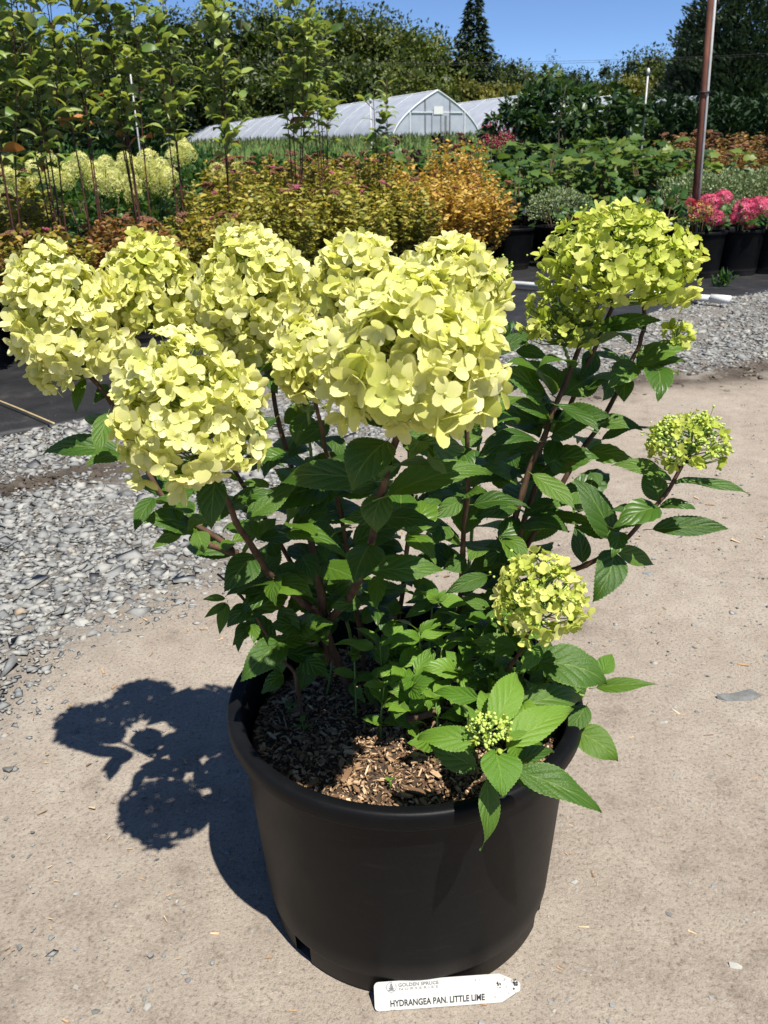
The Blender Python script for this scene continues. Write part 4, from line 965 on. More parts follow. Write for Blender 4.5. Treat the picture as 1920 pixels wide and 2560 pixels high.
G1 = lambda *c: [(i / (len(c) - 1), k) for i, k in enumerate(c)]
M_spirea = {
    'green': leafy('spirea_green', G1((0.064, 0.099, 0.019), (0.197, 0.209, 0.037), (0.406, 0.360, 0.070), (0.620, 0.394, 0.104)), .3, (1.3, 1.25, .6)),
    'mixed': leafy('spirea_mixed', G1((0.058, 0.087, 0.017), (0.186, 0.191, 0.035), (0.383, 0.313, 0.058), (0.487, 0.232, 0.070)), .3, (1.3, 1.25, .6)),
    'gold': leafy('spirea_gold', G1((0.162, 0.128, 0.026), (0.406, 0.278, 0.052), (0.603, 0.394, 0.093), (0.557, 0.255, 0.081)), .3, (1.2, 1.1, .6)),
    'rust': leafy('spirea_rust', G1((.05, .055, .015), (.18, .12, .03), (.32, .15, .05), (.42, .22, .085)), .3, (1.2, 1.1, .6)),
    'dull': leafy('spirea_dull', G1((0.072, 0.080, 0.026), (0.189, 0.145, 0.043), (0.290, 0.145, 0.051), (0.377, 0.203, 0.072)), .25, (1.2, 1.1, .6)),
}
M_spent = rough_mat('spent_flower', [(.3, (.085, .036, .02)), (.7, (.20, .095, .055))], 90, .9, .4, .004)
M_pinkfl = rough_mat('pink_spirea_flower', [(.3, (.20, .03, .07)), (.7, (.34, .08, .14))], 90, .8, .4, .004)
M_twig = rough_mat('brown_twig', [(.3, (.05, .028, .018)), (.7, (.12, .07, .045))], 30, .8, 0)

# --- black pots for the rows
def make_small_pot(R, rb, H):
    V, F = lathe(pot_profile(R, rb, H), 40); return newmesh('nursery_pot', V, F, M_pot)
POT_A = make_small_pot(.20, .165, .30); POT_B = make_small_pot(.235, .19, .40)
def soil_disc(parent, R, z):
    th = np.arange(24) / 24 * 6.2832; V = np.vstack([[[0, 0, z + .015]], np.stack([R * np.cos(th), R * np.sin(th), 0 * th + z], -1)])
    F = np.array([[0, i + 1, (i + 1) % 24 + 1] for i in range(24)])
    link('soil', newmesh('soil', V, F, M_chip_dark), parent)
M_chip_dark = rough_mat('dark_mulch', [(.3, (.03, .02, .013)), (.7, (.10, .065, .04))], 60, .95, .6, .006)
def place_pot(loc, me, R, H, label, group):
    o = link('nursery_pot', me); o.location = loc; o.rotation_euler = (0, 0, random.uniform(0, 6)); tag(o, label, 'plant pot', group)
    soil_disc(o, R - .03, H - .04); return o

# --- spirea
def spirea_meshes(seed, kind, R=.34, H0=.22, H1=1.0, ntw=105, per=30, leaf=.050):
    r = np.random.default_rng(seed); W = Pile(); P = Pile(); tips = []
    for k in range(ntw):
        a = r.uniform(0, 6.283); q = np.sqrt(r.random()); top = np.array([R * q * np.cos(a), R * q * np.sin(a), H0 + (H1 - H0) * (1 - .30 * q ** 3) * r.uniform(.70, 1.06)])
        b = np.array([.06 * np.cos(a) * r.random(), .06 * np.sin(a) * r.random(), H0 - .06]); mid = (b * .55 + top * .45) + np.array([np.cos(a), np.sin(a), 0]) * .05 * q
        path = smoothpath([b, mid, top], 6)
        if k % 2 == 0:
            V, F = tube(path, np.linspace(.004, .0012, len(path)), 4, False); W.add(V, F)
        s = r.uniform(.18, 1.0, per) ** .75; idx = s * (len(path) - 1); i0 = np.minimum(idx.astype(int), len(path) - 2); f = (idx - i0)[:, None]
        pos = path[i0] * (1 - f) + path[i0 + 1] * f
        ang = r.uniform(0, 6.283, per); d = nrm(np.stack([np.cos(ang), np.sin(ang), r.uniform(-.25, .9, per)], -1))
        up = nrm(np.array([0, 0, 1.0]) + r.normal(0, .5, (per, 3)))
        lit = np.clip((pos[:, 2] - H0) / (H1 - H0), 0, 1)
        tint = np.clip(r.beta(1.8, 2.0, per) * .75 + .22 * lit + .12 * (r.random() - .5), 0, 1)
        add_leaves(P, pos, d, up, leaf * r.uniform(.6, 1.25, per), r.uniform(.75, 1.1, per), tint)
        tips.append(top)
    tips = np.array(tips); order = np.argsort(-tips[:, 2])
    return P.mesh('foliage', M_spirea[kind]), W.mesh('twigs', M_twig), tips[order]

def cluster_mesh(seed, mt, R=.045, flat=.35, n=60):
    r = np.random.default_rng(seed); d = randdir(n, r); d[:, 2] = np.abs(d[:, 2]); P = Pile()
    p = d * np.array([R, R, R * flat]) * r.uniform(.4, 1.05, (n, 1)); s = r.uniform(.005, .011, n)
    V, F = batch(ICO_V, ICO_F, np.eye(3)[None] * s[:, None, None], p); P.add(V, F)
    th = np.linspace(0, 1, 3); V, F = tube(np.array([[0, 0, -.06], [0, 0, -.02], [0, 0, R * flat]]), .003, 4); P.add(V, F)
    return P.mesh('flower_cluster', mt)
CL_SPENT = [cluster_mesh(s, M_spent) for s in (1, 2)]; CL_PINK = [cluster_mesh(s, M_pinkfl, .03, .5, 40) for s in (3, 4)]

_sp_cache = {}
def spirea(x, y, kind, sc=1.0, H=1.0, nspent=6, npink=1, label='', group=None, rz=None, var=0):
    H = min((.74, .88, 1.0, 1.1, 1.22, 1.3), key=lambda q: abs(q - H)); key = (kind, var, H)
    if key not in _sp_cache: _sp_cache[key] = spirea_meshes(len(kind) * 1000 + var * 500 + int(H * 100), kind, R=.42 if kind == 'gold' else .35, H0=.12 if kind == 'gold' else .20, H1=H, ntw=140 if kind == 'gold' else 105)
    fo, tw, tips = _sp_cache[key]
    e = empty('spirea_shrub', (x, y, float(terrain(x, y)) + .014), random.uniform(0, 6) if rz is None else rz); e.scale = (sc, sc, 1)
    link('foliage', fo, e)['kind'] = 'stuff'; link('twigs', tw, e)['kind'] = 'stuff'
    rr_ = random.Random(int(x * 100 + y * 1000))
    for q in range(nspent + npink):
        t = tips[rr_.randrange(0, 26)]
        o = link('flower_cluster', rr_.choice(CL_SPENT if q < nspent else CL_PINK), e); o.location = (t[0], t[1], t[2] + .02); o.rotation_euler = (rr_.gauss(0, .3), rr_.gauss(0, .3), rr_.uniform(0, 6)); s = rr_.uniform(.6, 1.2) * (1 if q < nspent else .7); o.scale = (s, s, s)
    tag(e, label, 'shrub', group)
    place_pot((x, y, float(terrain(x, y)) + .010), POT_A, .20, .30, 'black nursery pot of the %sshrub %s' % ('brownish ' if kind == 'dull' else '', label.split(', ')[1]), 'pots of the leafy shrub bank')
    return e

R0 = np.array([-2.35, 4.65]); RD = nrm(np.array([3.45, 3.95])); RN = np.array([-RD[1], RD[0]])
LBL = {'green': 'yellow green shrub of the bank', 'mixed': 'rusty tipped green shrub of the bank',
       'gold': 'golden leaved shrub of the bank', 'rust': 'low orange brown shrub of the bank', 'dull': 'brownish shrub with spent flower heads behind the oak leaved hydrangeas'}
rowspec = [  # row offset, along, kind, height
    (0, .0, 'rust', .74), (0, .62, 'mixed', .78), (0, 1.25, 'rust', .72), (0, 1.9, 'mixed', .80), (0, 2.55, 'green', .86), (0, 3.2, 'green', .90), (0, 3.85, 'green', .92), (0, 4.5, 'gold', .94), (0, 5.12, 'gold', .86),
    (.62, .2, 'mixed', .92), (.62, .85, 'mixed', .90), (.62, 1.6, 'rust', .78), (.62, 2.3, 'green', .92), (.62, 2.95, 'green', 1.0), (.62, 3.6, 'green', 1.0), (.62, 4.25, 'green', 1.0), (.62, 4.9, 'gold', 1.0), (.62, 5.45, 'gold', 1.22),
    (1.25, .5, 'mixed', .95), (1.25, 1.2, 'green', .95), (1.25, 3.1, 'mixed', 1.05), (1.25, 3.8, 'mixed', 1.05), (1.25, 4.5, 'mixed', 1.08), (1.25, 5.2, 'mixed', 1.10),
    (1.9, 3.6, 'green', 1.10), (1.9, 4.3, 'mixed', 1.12), (1.9, 5.0, 'mixed', 1.12), (1.9, 5.7, 'mixed', 1.1), (2.5, 4.2, 'mixed', 1.12), (2.5, 5.0, 'mixed', 1.12)]
for i, (off, al, kind, H) in enumerate(rowspec):
    p = R0 + RD * al + RN * off + rng.normal(0, .05, 2)
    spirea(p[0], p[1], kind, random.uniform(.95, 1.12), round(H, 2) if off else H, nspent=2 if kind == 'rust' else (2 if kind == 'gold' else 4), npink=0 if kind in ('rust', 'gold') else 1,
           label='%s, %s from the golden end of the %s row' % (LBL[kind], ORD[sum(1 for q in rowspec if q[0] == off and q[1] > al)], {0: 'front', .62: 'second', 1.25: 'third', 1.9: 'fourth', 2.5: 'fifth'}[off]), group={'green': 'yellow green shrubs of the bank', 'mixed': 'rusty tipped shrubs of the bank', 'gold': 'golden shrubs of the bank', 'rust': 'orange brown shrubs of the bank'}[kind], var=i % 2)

# --- tall red stemmed dogwoods: every leaf its own piece
M_dog = leafy('dogwood_leaf', G1((.06, .12, .025), (.13, .21, .04), (.25, .32, .08), (.38, .42, .18)), .38, (1.8, 1.7, .45), .45, .4, (.20, .24, .15), False, 'obj')
M_dogred = leafy('turning_leaf', G1((.42, .17, .06), (.50, .22, .10)), .3, (1.2, 1.0, .6), src='obj')
def simple_leaf(name, mt, seed, w=.5, droop=.8, fold=.25, nx=8, wave=.02): return leaf_mesh(name, mt, seed, width=w, fold=fold, droop=droop, wave=wave, twist=.35, nx=nx, ny=1, serr=0, petiole=.10)
DOGL = [simple_leaf('leaf', M_dog, 300 + k, w, d, f) for k, (w, d, f) in enumerate(((.42, 1.0, .3), (.46, 1.4, .25), (.38, .8, .45), (.44, 1.8, .35)))]
DOGR = [simple_leaf('leaf', M_dogred, 320, .5, 1.2, .35)]
def basis(B, d, n, L, wy=1.0):
    M = frames(nrm(np.asarray(d))[None], nrm(np.asarray(n))[None])[0]; M4 = Matrix.Identity(4)
    for i in range(3):
        M4[i][0] = M[i, 0] * L; M4[i][1] = M[i, 1] * L * wy; M4[i][2] = M[i, 2] * L; M4[i][3] = B[i]
    return M4
M_dog_t = leafy('dogwood_side_leaf', G1((.06, .12, .025), (.13, .21, .04), (.25, .32, .08), (.38, .42, .18)), .38, (1.8, 1.7, .45), .45, .4, (.20, .24, .15))
SIDE = []
for k in range(3):
    _p = leaf_pile('leaf', None, 360 + k, width=.42, fold=.3, droop=.8 + .4 * k, wave=.02, twist=.35, nx=6, ny=1, serr=0, petiole=0); SIDE.append((np.concatenate(_p.V), np.concatenate(list(_p.F.values())[0])))
def dogwood(px, py, Y, htop, nst, spread, leaf0, seed, label, group='tall red stemmed shrubs', leaf=.126, step=.082):
    r = np.random.default_rng(seed); b = at(px, py, Y); z0 = float(terrain(b[0], b[1]))
    e = empty('dogwood_shrub', (b[0], b[1], z0 + .014)); tag(e, label, 'shrub', group); nl = 0; SP = Pile()
    for s in range(nst):
        a = r.uniform(0, 6.283); q = spread * r.uniform(.3, 1.0); H = htop * r.uniform(.86, 1.06)
        top = np.array([q * np.cos(a), q * np.sin(a) * .7, H]); bs = np.array([.05 * np.cos(a), .05 * np.sin(a), .24])
        path = smoothpath([bs, bs * .6 + top * .25 + [0, 0, H * .15], bs * .25 + top * .75, top], 6); n = len(path)
        V, F = tube(path, np.linspace(.0068, .0022, n), 6); P = Pile(); P.add(V, F); P.build('stem', M_redstem, e)
        seg = np.r_[0, np.cumsum(np.linalg.norm(np.diff(path, axis=0), axis=1))]; t = seg[-1] * leaf0 + r.uniform(0, .05); tw = r.uniform(0, 3)
        while t < seg[-1]:
            p = np.array([np.interp(t, seg, path[:, i]) for i in range(3)]); endf = t / seg[-1]
            for k in range(2):
                if r.random() < .08: continue
                g = tw + k * math.pi + r.normal(0, .3); d = nrm(np.array([np.cos(g), np.sin(g), r.uniform(-.4, .45) + .35 * (endf > .9)]))
                L = leaf * r.uniform(.7, 1.2) * (1 - .25 * (endf > .92)); me = DOGL[r.integers(0, 4)] if (endf > .62 or r.random() > .10) else DOGR[0]
                o = link('leaf', me, e); o.matrix_basis = basis(p + d * L * .1, d, np.array([0, 0, 1]) + r.normal(0, .3, 3), L, r.uniform(.85, 1.15)); nl += 1
            if r.random() < .56 and endf < .93:           # short side shoot
                g = r.uniform(0, 6.283); d = nrm(np.array([np.cos(g), np.sin(g), .9])); l2 = r.uniform(.10, .22)
                V, F = tube(np.array([p, p + d * l2]), [.003, .0016], 5); P = Pile(); P.add(V, F); P.build('side_shoot', M_redstem, e)
                for f in (.5, .8, 1.0):
                    for k in range(2):
                        g2 = g + 1.57 + k * math.pi + f * 2; d2 = nrm(np.array([np.cos(g2), np.sin(g2), r.uniform(0, .6)])); L = leaf * r.uniform(.65, 1.05)
                        T_, F_ = SIDE[r.integers(0, 3)]; Mx = frames(d2[None], nrm(np.array([0, 0, 1]) + r.normal(0, .3, 3))[None])[0] * L; SP.add(T_ @ Mx.T + p + d * l2 * f, F_, tint=np.full(len(T_), r.random()))
            tw += 1.57 + r.normal(0, .2); t += step * r.uniform(.75, 1.25)
    SP.build('side_leaves', M_dog_t, e)['kind'] = 'stuff'
    place_pot((b[0], b[1], z0 + .010), POT_A, .20, .30, 'black nursery pot of the red stemmed shrubs, %s from the greenhouse gable' % ORD[508 - seed], 'pots of the tall red stemmed shrubs')
    return nl
nl = 0
for k, a in enumerate((
        (20, 520, 5.3, 2.25, 5, .30, .42, 'tall leafy red stemmed shrub standing furthest from the white greenhouse'),
        (125, 520, 5.7, 2.20, 5, .26, .42, 'tall leafy red stemmed shrub second furthest from the white greenhouse'),
        (205, 480, 5.9, 2.25, 3, .16, .50, 'slender red stemmed shrub with few bare red shoots over the pale hydrangeas'),
        (315, 480, 6.3, 2.45, 5, .24, .44, 'tall leafy red stemmed shrub rising behind the pale yellow hydrangea heads'),
        (385, 480, 6.5, 2.30, 3, .18, .46, 'thin red stemmed shrub with single reddish stem above the orange brown shrubs'),
        (490, 470, 6.9, 2.35, 4, .22, .46, 'tall leafy red stemmed shrub in front of the low end of the greenhouse'),
        (640, 460, 7.4, 2.30, 5, .30, .50, 'bushy red stemmed shrub in front of the middle of the greenhouse'),
        (705, 450, 7.7, 2.35, 4, .24, .52, 'red stemmed shrub nearest the greenhouse gable and beside the tree line'),
        (830, 420, 8.2, 1.62, 2, .16, .62, 'short sparse red stemmed shrub below the greenhouse gable'))):
    nl += dogwood(*a[:7], 500 + k, a[7])
print('dogwood leaves', nl)

# --- pale hydrangeas far left, pink ones right
def ball_head(seed, mt, R=.085, n=90, petal=.017, mature=.6, squash=1.0):
    r = np.random.default_rng(seed); i = np.arange(n) + .5; cz = 1 - i / n * 1.7; ph = i * 2.39996; sr = np.sqrt(np.clip(1 - cz ** 2, 0, 1))
    d = np.stack([sr * np.cos(ph), sr * np.sin(ph), cz], -1); p = d * np.array([R, R, R * squash]) * (1 + r.normal(0, .07, (n, 1))) * (1 - .15 * cz[:, None])
    nn = nrm(d + r.normal(0, .35, (n, 3))); P = Pile(); tn = np.clip(mature + r.normal(0, .15, n), 0, 1)
    T = np.array([[0, 0, 0]] + [[math.cos(a) * q, math.sin(a) * q, .2 * q] for a0 in range(4) for a, q in ((a0 * 1.5708 - .42, .8), (a0 * 1.5708, 1.05), (a0 * 1.5708 + .42, .8))])
    F = np.array([[0, 1 + 3 * k + m_, 2 + 3 * k + m_] for k in range(4) for m_ in range(2)])
    M = frames(np.cross(randdir(n, r), nn), nn) * (petal * r.uniform(.8, 1.2, n))[:, None, None]
    V, Fo = batch(T, F, M, p); P.add(V, Fo, tint=np.repeat(tn, 13), rad=np.full(13 * n, .7), blush=np.zeros(13 * n))
    return P.mesh('flower_head', mt)
def pink_petal(name, stops):
    return leafy(name, stops, .25, (1.2, .9, .9), .55, .2)
M_pink = pink_petal('pink_petal', G1((.45, .05, .10), (.62, .08, .18), (.75, .18, .30)))
M_red = pink_petal('red_petal', G1((.33, .02, .04), (.50, .04, .08)))
M_pinkgreen = pink_petal('pink_and_green_petal', G1((.30, .32, .05), (.45, .36, .08), (.60, .10, .16), (.55, .06, .12)))
PALE = [ball_head(s, M_petal, .095, 150, .016, .72, 1.15) for s in (1, 2, 3)]
PINK = [ball_head(s, M_pink, .10, 110, .020, .6, .8) for s in (4, 5)]; REDH = [ball_head(6, M_red, .08, 80, .018, .5, .8)]; PGH = [ball_head(7, M_pinkgreen, .095, 100, .02, .5, .85)]
M_bgleaf = leafy('garden_leaf', G1((.02, .055, .012), (.04, .10, .02), (.07, .15, .03)), .28, (1.6, 1.7, .5), .4, .4, (.10, .16, .07), False, 'obj')
M_bgleaf_t = leafy('garden_leaf_mass', G1((.015, .045, .010), (.04, .10, .02), (.08, .16, .03)), .28, (1.6, 1.7, .5), .45, .35)
BGL = [simple_leaf('leaf', M_bgleaf, 340 + k, w, d, f) for k, (w, d, f) in enumerate(((.5, .8, .25), (.56, 1.2, .2), (.46, .5, .35)))]
def garden_hydrangea(loc, R, H, heads, nleaf, leaf, label, group, seed, pot=True, zc=None):
    r = np.random.default_rng(seed); e = empty('hydrangea_shrub', loc, 0); tag(e, label, 'shrub', group)
    for k in range(nleaf):
        d = randdir(1, r)[0]; d[2] = abs(d[2]) * 1.2 - .25; d = nrm(d); base = np.array([0, 0, H * .42 if zc is None else zc]); p = base + d * np.array([R, R, H * .55 if zc is None else H - zc]) * r.uniform(.62, 1.0)
        o = link('leaf', BGL[r.integers(0, 3)], e); dd = nrm(d * np.array([1, 1, .35]) + r.normal(0, .35, 3)); L = leaf * r.uniform(.7, 1.2)
        o.matrix_basis = basis(p - dd * L * .4, dd, np.array([0, -.2, 1]) + r.normal(0, .35, 3), L)
    for k in range(7):
        a = r.uniform(0, 6.283); V, F = tube(np.array([[.03 * np.cos(a), .03 * np.sin(a), .2], [R * .5 * np.cos(a), R * .5 * np.sin(a), H * .5], [R * .75 * np.cos(a), R * .75 * np.sin(a), H * .85]]), [.006, .005, .003], 5); P = Pile(); P.add(V, F); P.build('stem', M_twig, e)
    for hx, hy, hz, me, s in heads:
        o = link('flower_head', me, e); o.location = (hx, hy, hz); o.scale = (s, s, s); o.rotation_euler = (r.normal(0, .3), r.normal(0, .3), r.uniform(0, 6))
        V, F = tube(np.array([[hx * .5, hy * .5, hz * .55], [hx * .9, hy * .9, hz - .08], [hx, hy, hz + .02]]), .004, 5); P = Pile(); P.add(V, F); P.build('flower_stalk', M_green_stem, e)
    if pot: place_pot((loc[0], loc[1], loc[2] - .004), POT_A, .2, .3, 'black nursery pot of the pale flowered hydrangea ' + label.split(', ')[-1], 'pots of the background hydrangeas')
    return e
random.seed(3)
pale_marks = [(20, 385), (12, 425), (75, 375), (115, 385), (150, 372), (100, 350), (172, 352), (215, 375), (245, 385), (262, 372), (285, 400), (300, 365), (335, 380), (350, 405), (345, 365), (240, 405), (290, 425), (322, 395), (272, 350), (390, 320), (378, 342), (402, 335), (395, 430), (205, 395), (195, 370), (320, 350), (365, 385), (470, 375), (500, 365), (0, 360), (55, 395), (140, 395), (230, 360)]
pale_plants = [(-3.45, 7.6), (-3.05, 8.1), (-2.55, 8.05), (-2.1, 8.45), (-1.75, 9.0), (-1.2, 9.4)]
pale_heads = [[] for _ in pale_plants]
for px, py in pale_marks:
    c = [at(px, py, y) for x, y in pale_plants]; k = int(np.argmin([abs(c[i][0] - pale_plants[i][0]) for i in range(len(pale_plants))]))
    yy = pale_plants[k][1] + random.uniform(-.32, -.02); w = at(px, py, yy); pale_heads[k].append((w[0] - pale_plants[k][0], w[1] - pale_plants[k][1], w[2], random.choice(PALE), random.uniform(.75, 1.0)))
for k, (x, y) in enumerate(pale_plants):
    garden_hydrangea((x, y, .014), .36, .92, pale_heads[k], 150, .11, 'hydrangea with pale yellow green flower heads, %s from the greenhouse side' % ORD[len(pale_plants) - 1 - k], 'pale flowered hydrangeas in the far left rows', 700 + k)

# right hand row in their pots
def put_right(px, py, Y): w = at(px, py, Y); return w
pinks = [
    (1508, 7.95, [(1533, 437, PINK[0], .9), (1515, 455, PGH[0], 1.1), (1545, 470, PINK[1], .85), (1562, 425, PINK[0], .75), (1492, 440, REDH[0], .6)], 'pink hydrangea with a half green flower head, potted beside the rusty pole'),
    (1590, 8.05, [(1612, 452, PINK[1], 1.05), (1640, 445, PINK[0], 1.05), (1597, 468, PINK[0], .8), (1618, 478, PINK[1], .6)], 'pink hydrangea with two big bright pink flower heads, potted right of the rusty pole'),
    (1268, 8.5, [(1256, 470, REDH[0], .75), (1310, 466, REDH[0], .9)], 'dark red flowered hydrangea in the row behind the lime flower head'),
]
for k, (px, Y, hs, lab) in enumerate(pinks):
    b = gnd(px, 560, 0); b = at(px, 540, Y); loc = (b[0], b[1], .014); heads = []
    for hx, hy, me, s in hs:
        w = at(hx, hy, Y - .12); heads.append((w[0] - b[0], w[1] - b[1], w[2] - .014, me, s))
    garden_hydrangea(loc, .30, .62 if k < 2 else .66, heads, 60, .09, lab, None, 720 + k, pot=False, zc=.46)
for px, Y, lab in ((1508, 7.95, 'black nursery pot of the half green pink hydrangea by the pole'), (1590, 8.05, 'black nursery pot under the two bright pink flower heads'), (1668, 8.1, 'black nursery pot furthest right in the row of pink hydrangeas'),
                   (1205, 9.0, 'black nursery pot under the small rounded variegated shrub'), (1268, 8.5, 'black nursery pot of the dark red flowered hydrangea'), (1102, 8.9, 'dark grey nursery pot at the end of the golden shrubs'), (1345, 8.7, 'black nursery pot behind the lime flower head'), (1425, 8.6, 'black nursery pot left of the rusty pole')):
    b = at(px, 540, Y); place_pot((b[0], b[1], .010), POT_B, .235, .40, lab, None)
b = at(1668, 540, 8.1); garden_hydrangea((b[0], b[1], .014), .30, .62, [], 60, .10, 'flowerless leafy hydrangea furthest right in the potted row', None, 741, pot=False, zc=.46)
for px, Y, s, lab in ((1345, 8.7, 742, 'glossy leaved hydrangea without flowers behind the lime flower head'), (1425, 8.6, 743, 'glossy leaved hydrangea without flowers just left of the rusty pole')):
    b = at(px, 540, Y); garden_hydrangea((b[0], b[1], .014), .34, .78, [], 95, .12, lab, None, s, pot=False)

# --- variegated rounded shrubs
M_var = leafy('variegated_leaf', G1((.05, .09, .03), (.14, .20, .08), (.30, .36, .18), (.42, .46, .26)), .2, (1.2, 1.2, .8))
def round_shrub(loc, R, H, z0, n, leaf, mt, name, label, cat, group, seed, squash=.8):
    r = np.random.default_rng(seed); P = Pile(); e = empty(name, loc); tag(e, label, cat, group)
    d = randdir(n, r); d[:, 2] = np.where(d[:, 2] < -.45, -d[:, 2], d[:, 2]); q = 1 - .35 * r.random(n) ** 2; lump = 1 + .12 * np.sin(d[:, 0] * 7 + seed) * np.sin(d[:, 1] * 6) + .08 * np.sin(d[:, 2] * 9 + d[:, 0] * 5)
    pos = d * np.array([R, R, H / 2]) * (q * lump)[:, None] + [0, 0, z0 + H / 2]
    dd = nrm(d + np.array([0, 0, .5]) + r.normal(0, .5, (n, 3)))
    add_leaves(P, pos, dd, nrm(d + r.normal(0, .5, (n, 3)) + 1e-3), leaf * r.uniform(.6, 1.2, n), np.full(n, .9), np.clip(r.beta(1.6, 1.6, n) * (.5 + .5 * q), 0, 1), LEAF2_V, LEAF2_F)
    P.build('foliage', mt, e)['kind'] = 'stuff'
    for k in range(5):
        a = k * 1.3 + seed; V, F = tube(np.array([[.02 * np.cos(a), .02 * np.sin(a), min(.2, z0 * .6)], [R * .4 * np.cos(a), R * .4 * np.sin(a), z0 + H * .3], [R * .6 * np.cos(a), R * .6 * np.sin(a), z0 + H * .7]]), [.008, .006, .003], 5); P = Pile(); P.add(V, F); P.build('stem', M_twig, e)
    return e
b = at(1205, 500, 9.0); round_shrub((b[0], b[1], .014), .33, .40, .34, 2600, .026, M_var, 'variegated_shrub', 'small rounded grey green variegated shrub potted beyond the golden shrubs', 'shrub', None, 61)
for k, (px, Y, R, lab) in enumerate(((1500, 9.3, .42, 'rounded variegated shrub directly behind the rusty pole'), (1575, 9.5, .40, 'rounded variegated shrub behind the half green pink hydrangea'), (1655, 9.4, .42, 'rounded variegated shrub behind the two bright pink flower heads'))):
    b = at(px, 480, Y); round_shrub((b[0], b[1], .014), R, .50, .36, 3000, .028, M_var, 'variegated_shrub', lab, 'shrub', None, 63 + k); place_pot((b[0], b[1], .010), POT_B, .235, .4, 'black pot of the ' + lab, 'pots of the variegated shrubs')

# --- oak leaved hydrangeas: big lobed leaves, each its own piece
def oak_leaf(seed):
    r = np.random.default_rng(seed); side = [(0, .03), (.06, .20), (.16, .34), (.26, .22), (.40, .46), (.52, .40), (.55, .24), (.70, .34), (.80, .26), (.84, .14), (1.0, .0)]
    up_ = np.array([(x + r.normal(0, .012), y * r.uniform(.9, 1.1)) for x, y in side]); n = len(up_)
    f = r.uniform(.12, .3); zz = lambda q: np.abs(q[:, 1]) * f - .30 * q[:, 0] ** 2
    m_ = np.c_[up_[:, 0], 0 * up_[:, 0]]; lo = up_ * [1, -1]
    V2 = np.vstack([m_, up_, lo]); V = np.c_[V2, zz(V2)]; i = np.arange(n - 1)
    F = np.vstack([np.stack([i, i + 1, n + i + 1, n + i], -1), np.stack([i + 1, i, 2 * n + i, 2 * n + i + 1], -1)])
    tv, tf = tube(np.array([[-.30, 0, -.10], [-.1, 0, -.02], [.05, 0, 0]]), .012, 4, False)
    P = Pile(); P.add(V, F); P.add(tv, tf); return P.mesh('leaf', M_oak)
M_oak = leafy('oak_hydrangea_leaf', G1((.026, .062, .012), (.048, .10, .018), (.08, .14, .024), (.16, .20, .035)), .28, (1.6, 1.7, .5), .5, .35, (.11, .16, .08), False, 'obj')
OAK = [oak_leaf(s) for s in range(4)]
def oak_hydrangea(px, Y, H, seed, R=.44, n=85, label='', group='oak leaved hydrangeas'):
    r = np.random.default_rng(seed); b = at(px, 420, Y); e = empty('oakleaf_hydrangea', (b[0], b[1], .014)); tag(e, label, 'shrub', group)
    for k in range(n):
        a = r.uniform(0, 6.283); q = r.random() ** .5; z = H * (.30 + .66 * r.random() ** .7); Rz = R * (1 - .35 * (z / H) ** 3)
        d = np.array([np.cos(a), np.sin(a), r.uniform(-.2, .4)]); p = np.array([Rz * q * np.cos(a), Rz * q * np.sin(a), z]); L = r.uniform(.12, .20)
        o = link('leaf', OAK[r.integers(0, 4)], e); o.matrix_basis = basis(p, d, np.array([0, -.25, 1]) + r.normal(0, .3, 3), L)
    for k in range(6):
        a = r.uniform(0, 6.283); V, F = tube(np.array([[.04 * np.cos(a), .04 * np.sin(a), .2], [R * .35 * np.cos(a), R * .35 * np.sin(a), H * .55], [R * .55 * np.cos(a), R * .55 * np.sin(a), H * .9]]), [.010, .008, .004], 6); P = Pile(); P.add(V, F); P.build('stem', M_twig, e)
    place_pot((b[0], b[1], .010), POT_B, .235, .4, 'black pot of the ' + label.replace('oak leaved hydrangea', 'lobed shrub').replace(' showing', ''), 'pots of the oak leaved hydrangeas')
for k, (px, Y, H) in enumerate(((1120, 9.7, 1.02), (1190, 10.0, 1.10), (1262, 9.8, 1.12), (1335, 10.1, 1.18), (1405, 9.9, 1.12), (1470, 10.1, 1.14), (1545, 10.4, 1.12), (1160, 10.9, 1.24), (1300, 11.0, 1.28), (1395, 11.1, 1.25), (1225, 11.2, 1.26), (985, 10.4, 1.22), (900, 10.6, 1.20), (1060, 10.8, 1.26))):
    oak_hydrangea(px, Y, H, 800 + k, label='%s, %s from the golden shrubs' % ('oak leaved hydrangea of the front row' if k < 7 else 'taller oak leaved hydrangea of the back row', ORD[k if k < 7 else {7: 0, 10: 1, 8: 2, 9: 3}[k]]) if px > 1080 else 'oak leaved hydrangea showing above the shrub bank, %s from the greenhouse gable' % ORD[{12: 0, 11: 1, 13: 2}[k]], group='oak leaved hydrangeas in the middle rows' if px > 1080 else 'oak leaved hydrangeas above the shrub bank', n=85 if k < 11 else 45)
# dull spirea far right
for k, (px, Y) in enumerate(((1460, 13.2), (1520, 13.6), (1580, 13.2), (1640, 13.6), (1700, 13.3), (1490, 14.4), (1610, 14.5), (1560, 12.4), (1625, 12.2))):
    b = at(px, 350, Y); spirea(b[0], b[1], 'dull', 1.25, 1.3 if k < 7 else 1.15, 8, 0, LBL['dull'] + ', ' + ORD[sorted((1460, 1520, 1580, 1640, 1700, 1490, 1610, 1560, 1625)).index(px)] + ' from the sprinkler riser', 'brownish shrubs in the far row', var=k % 2)
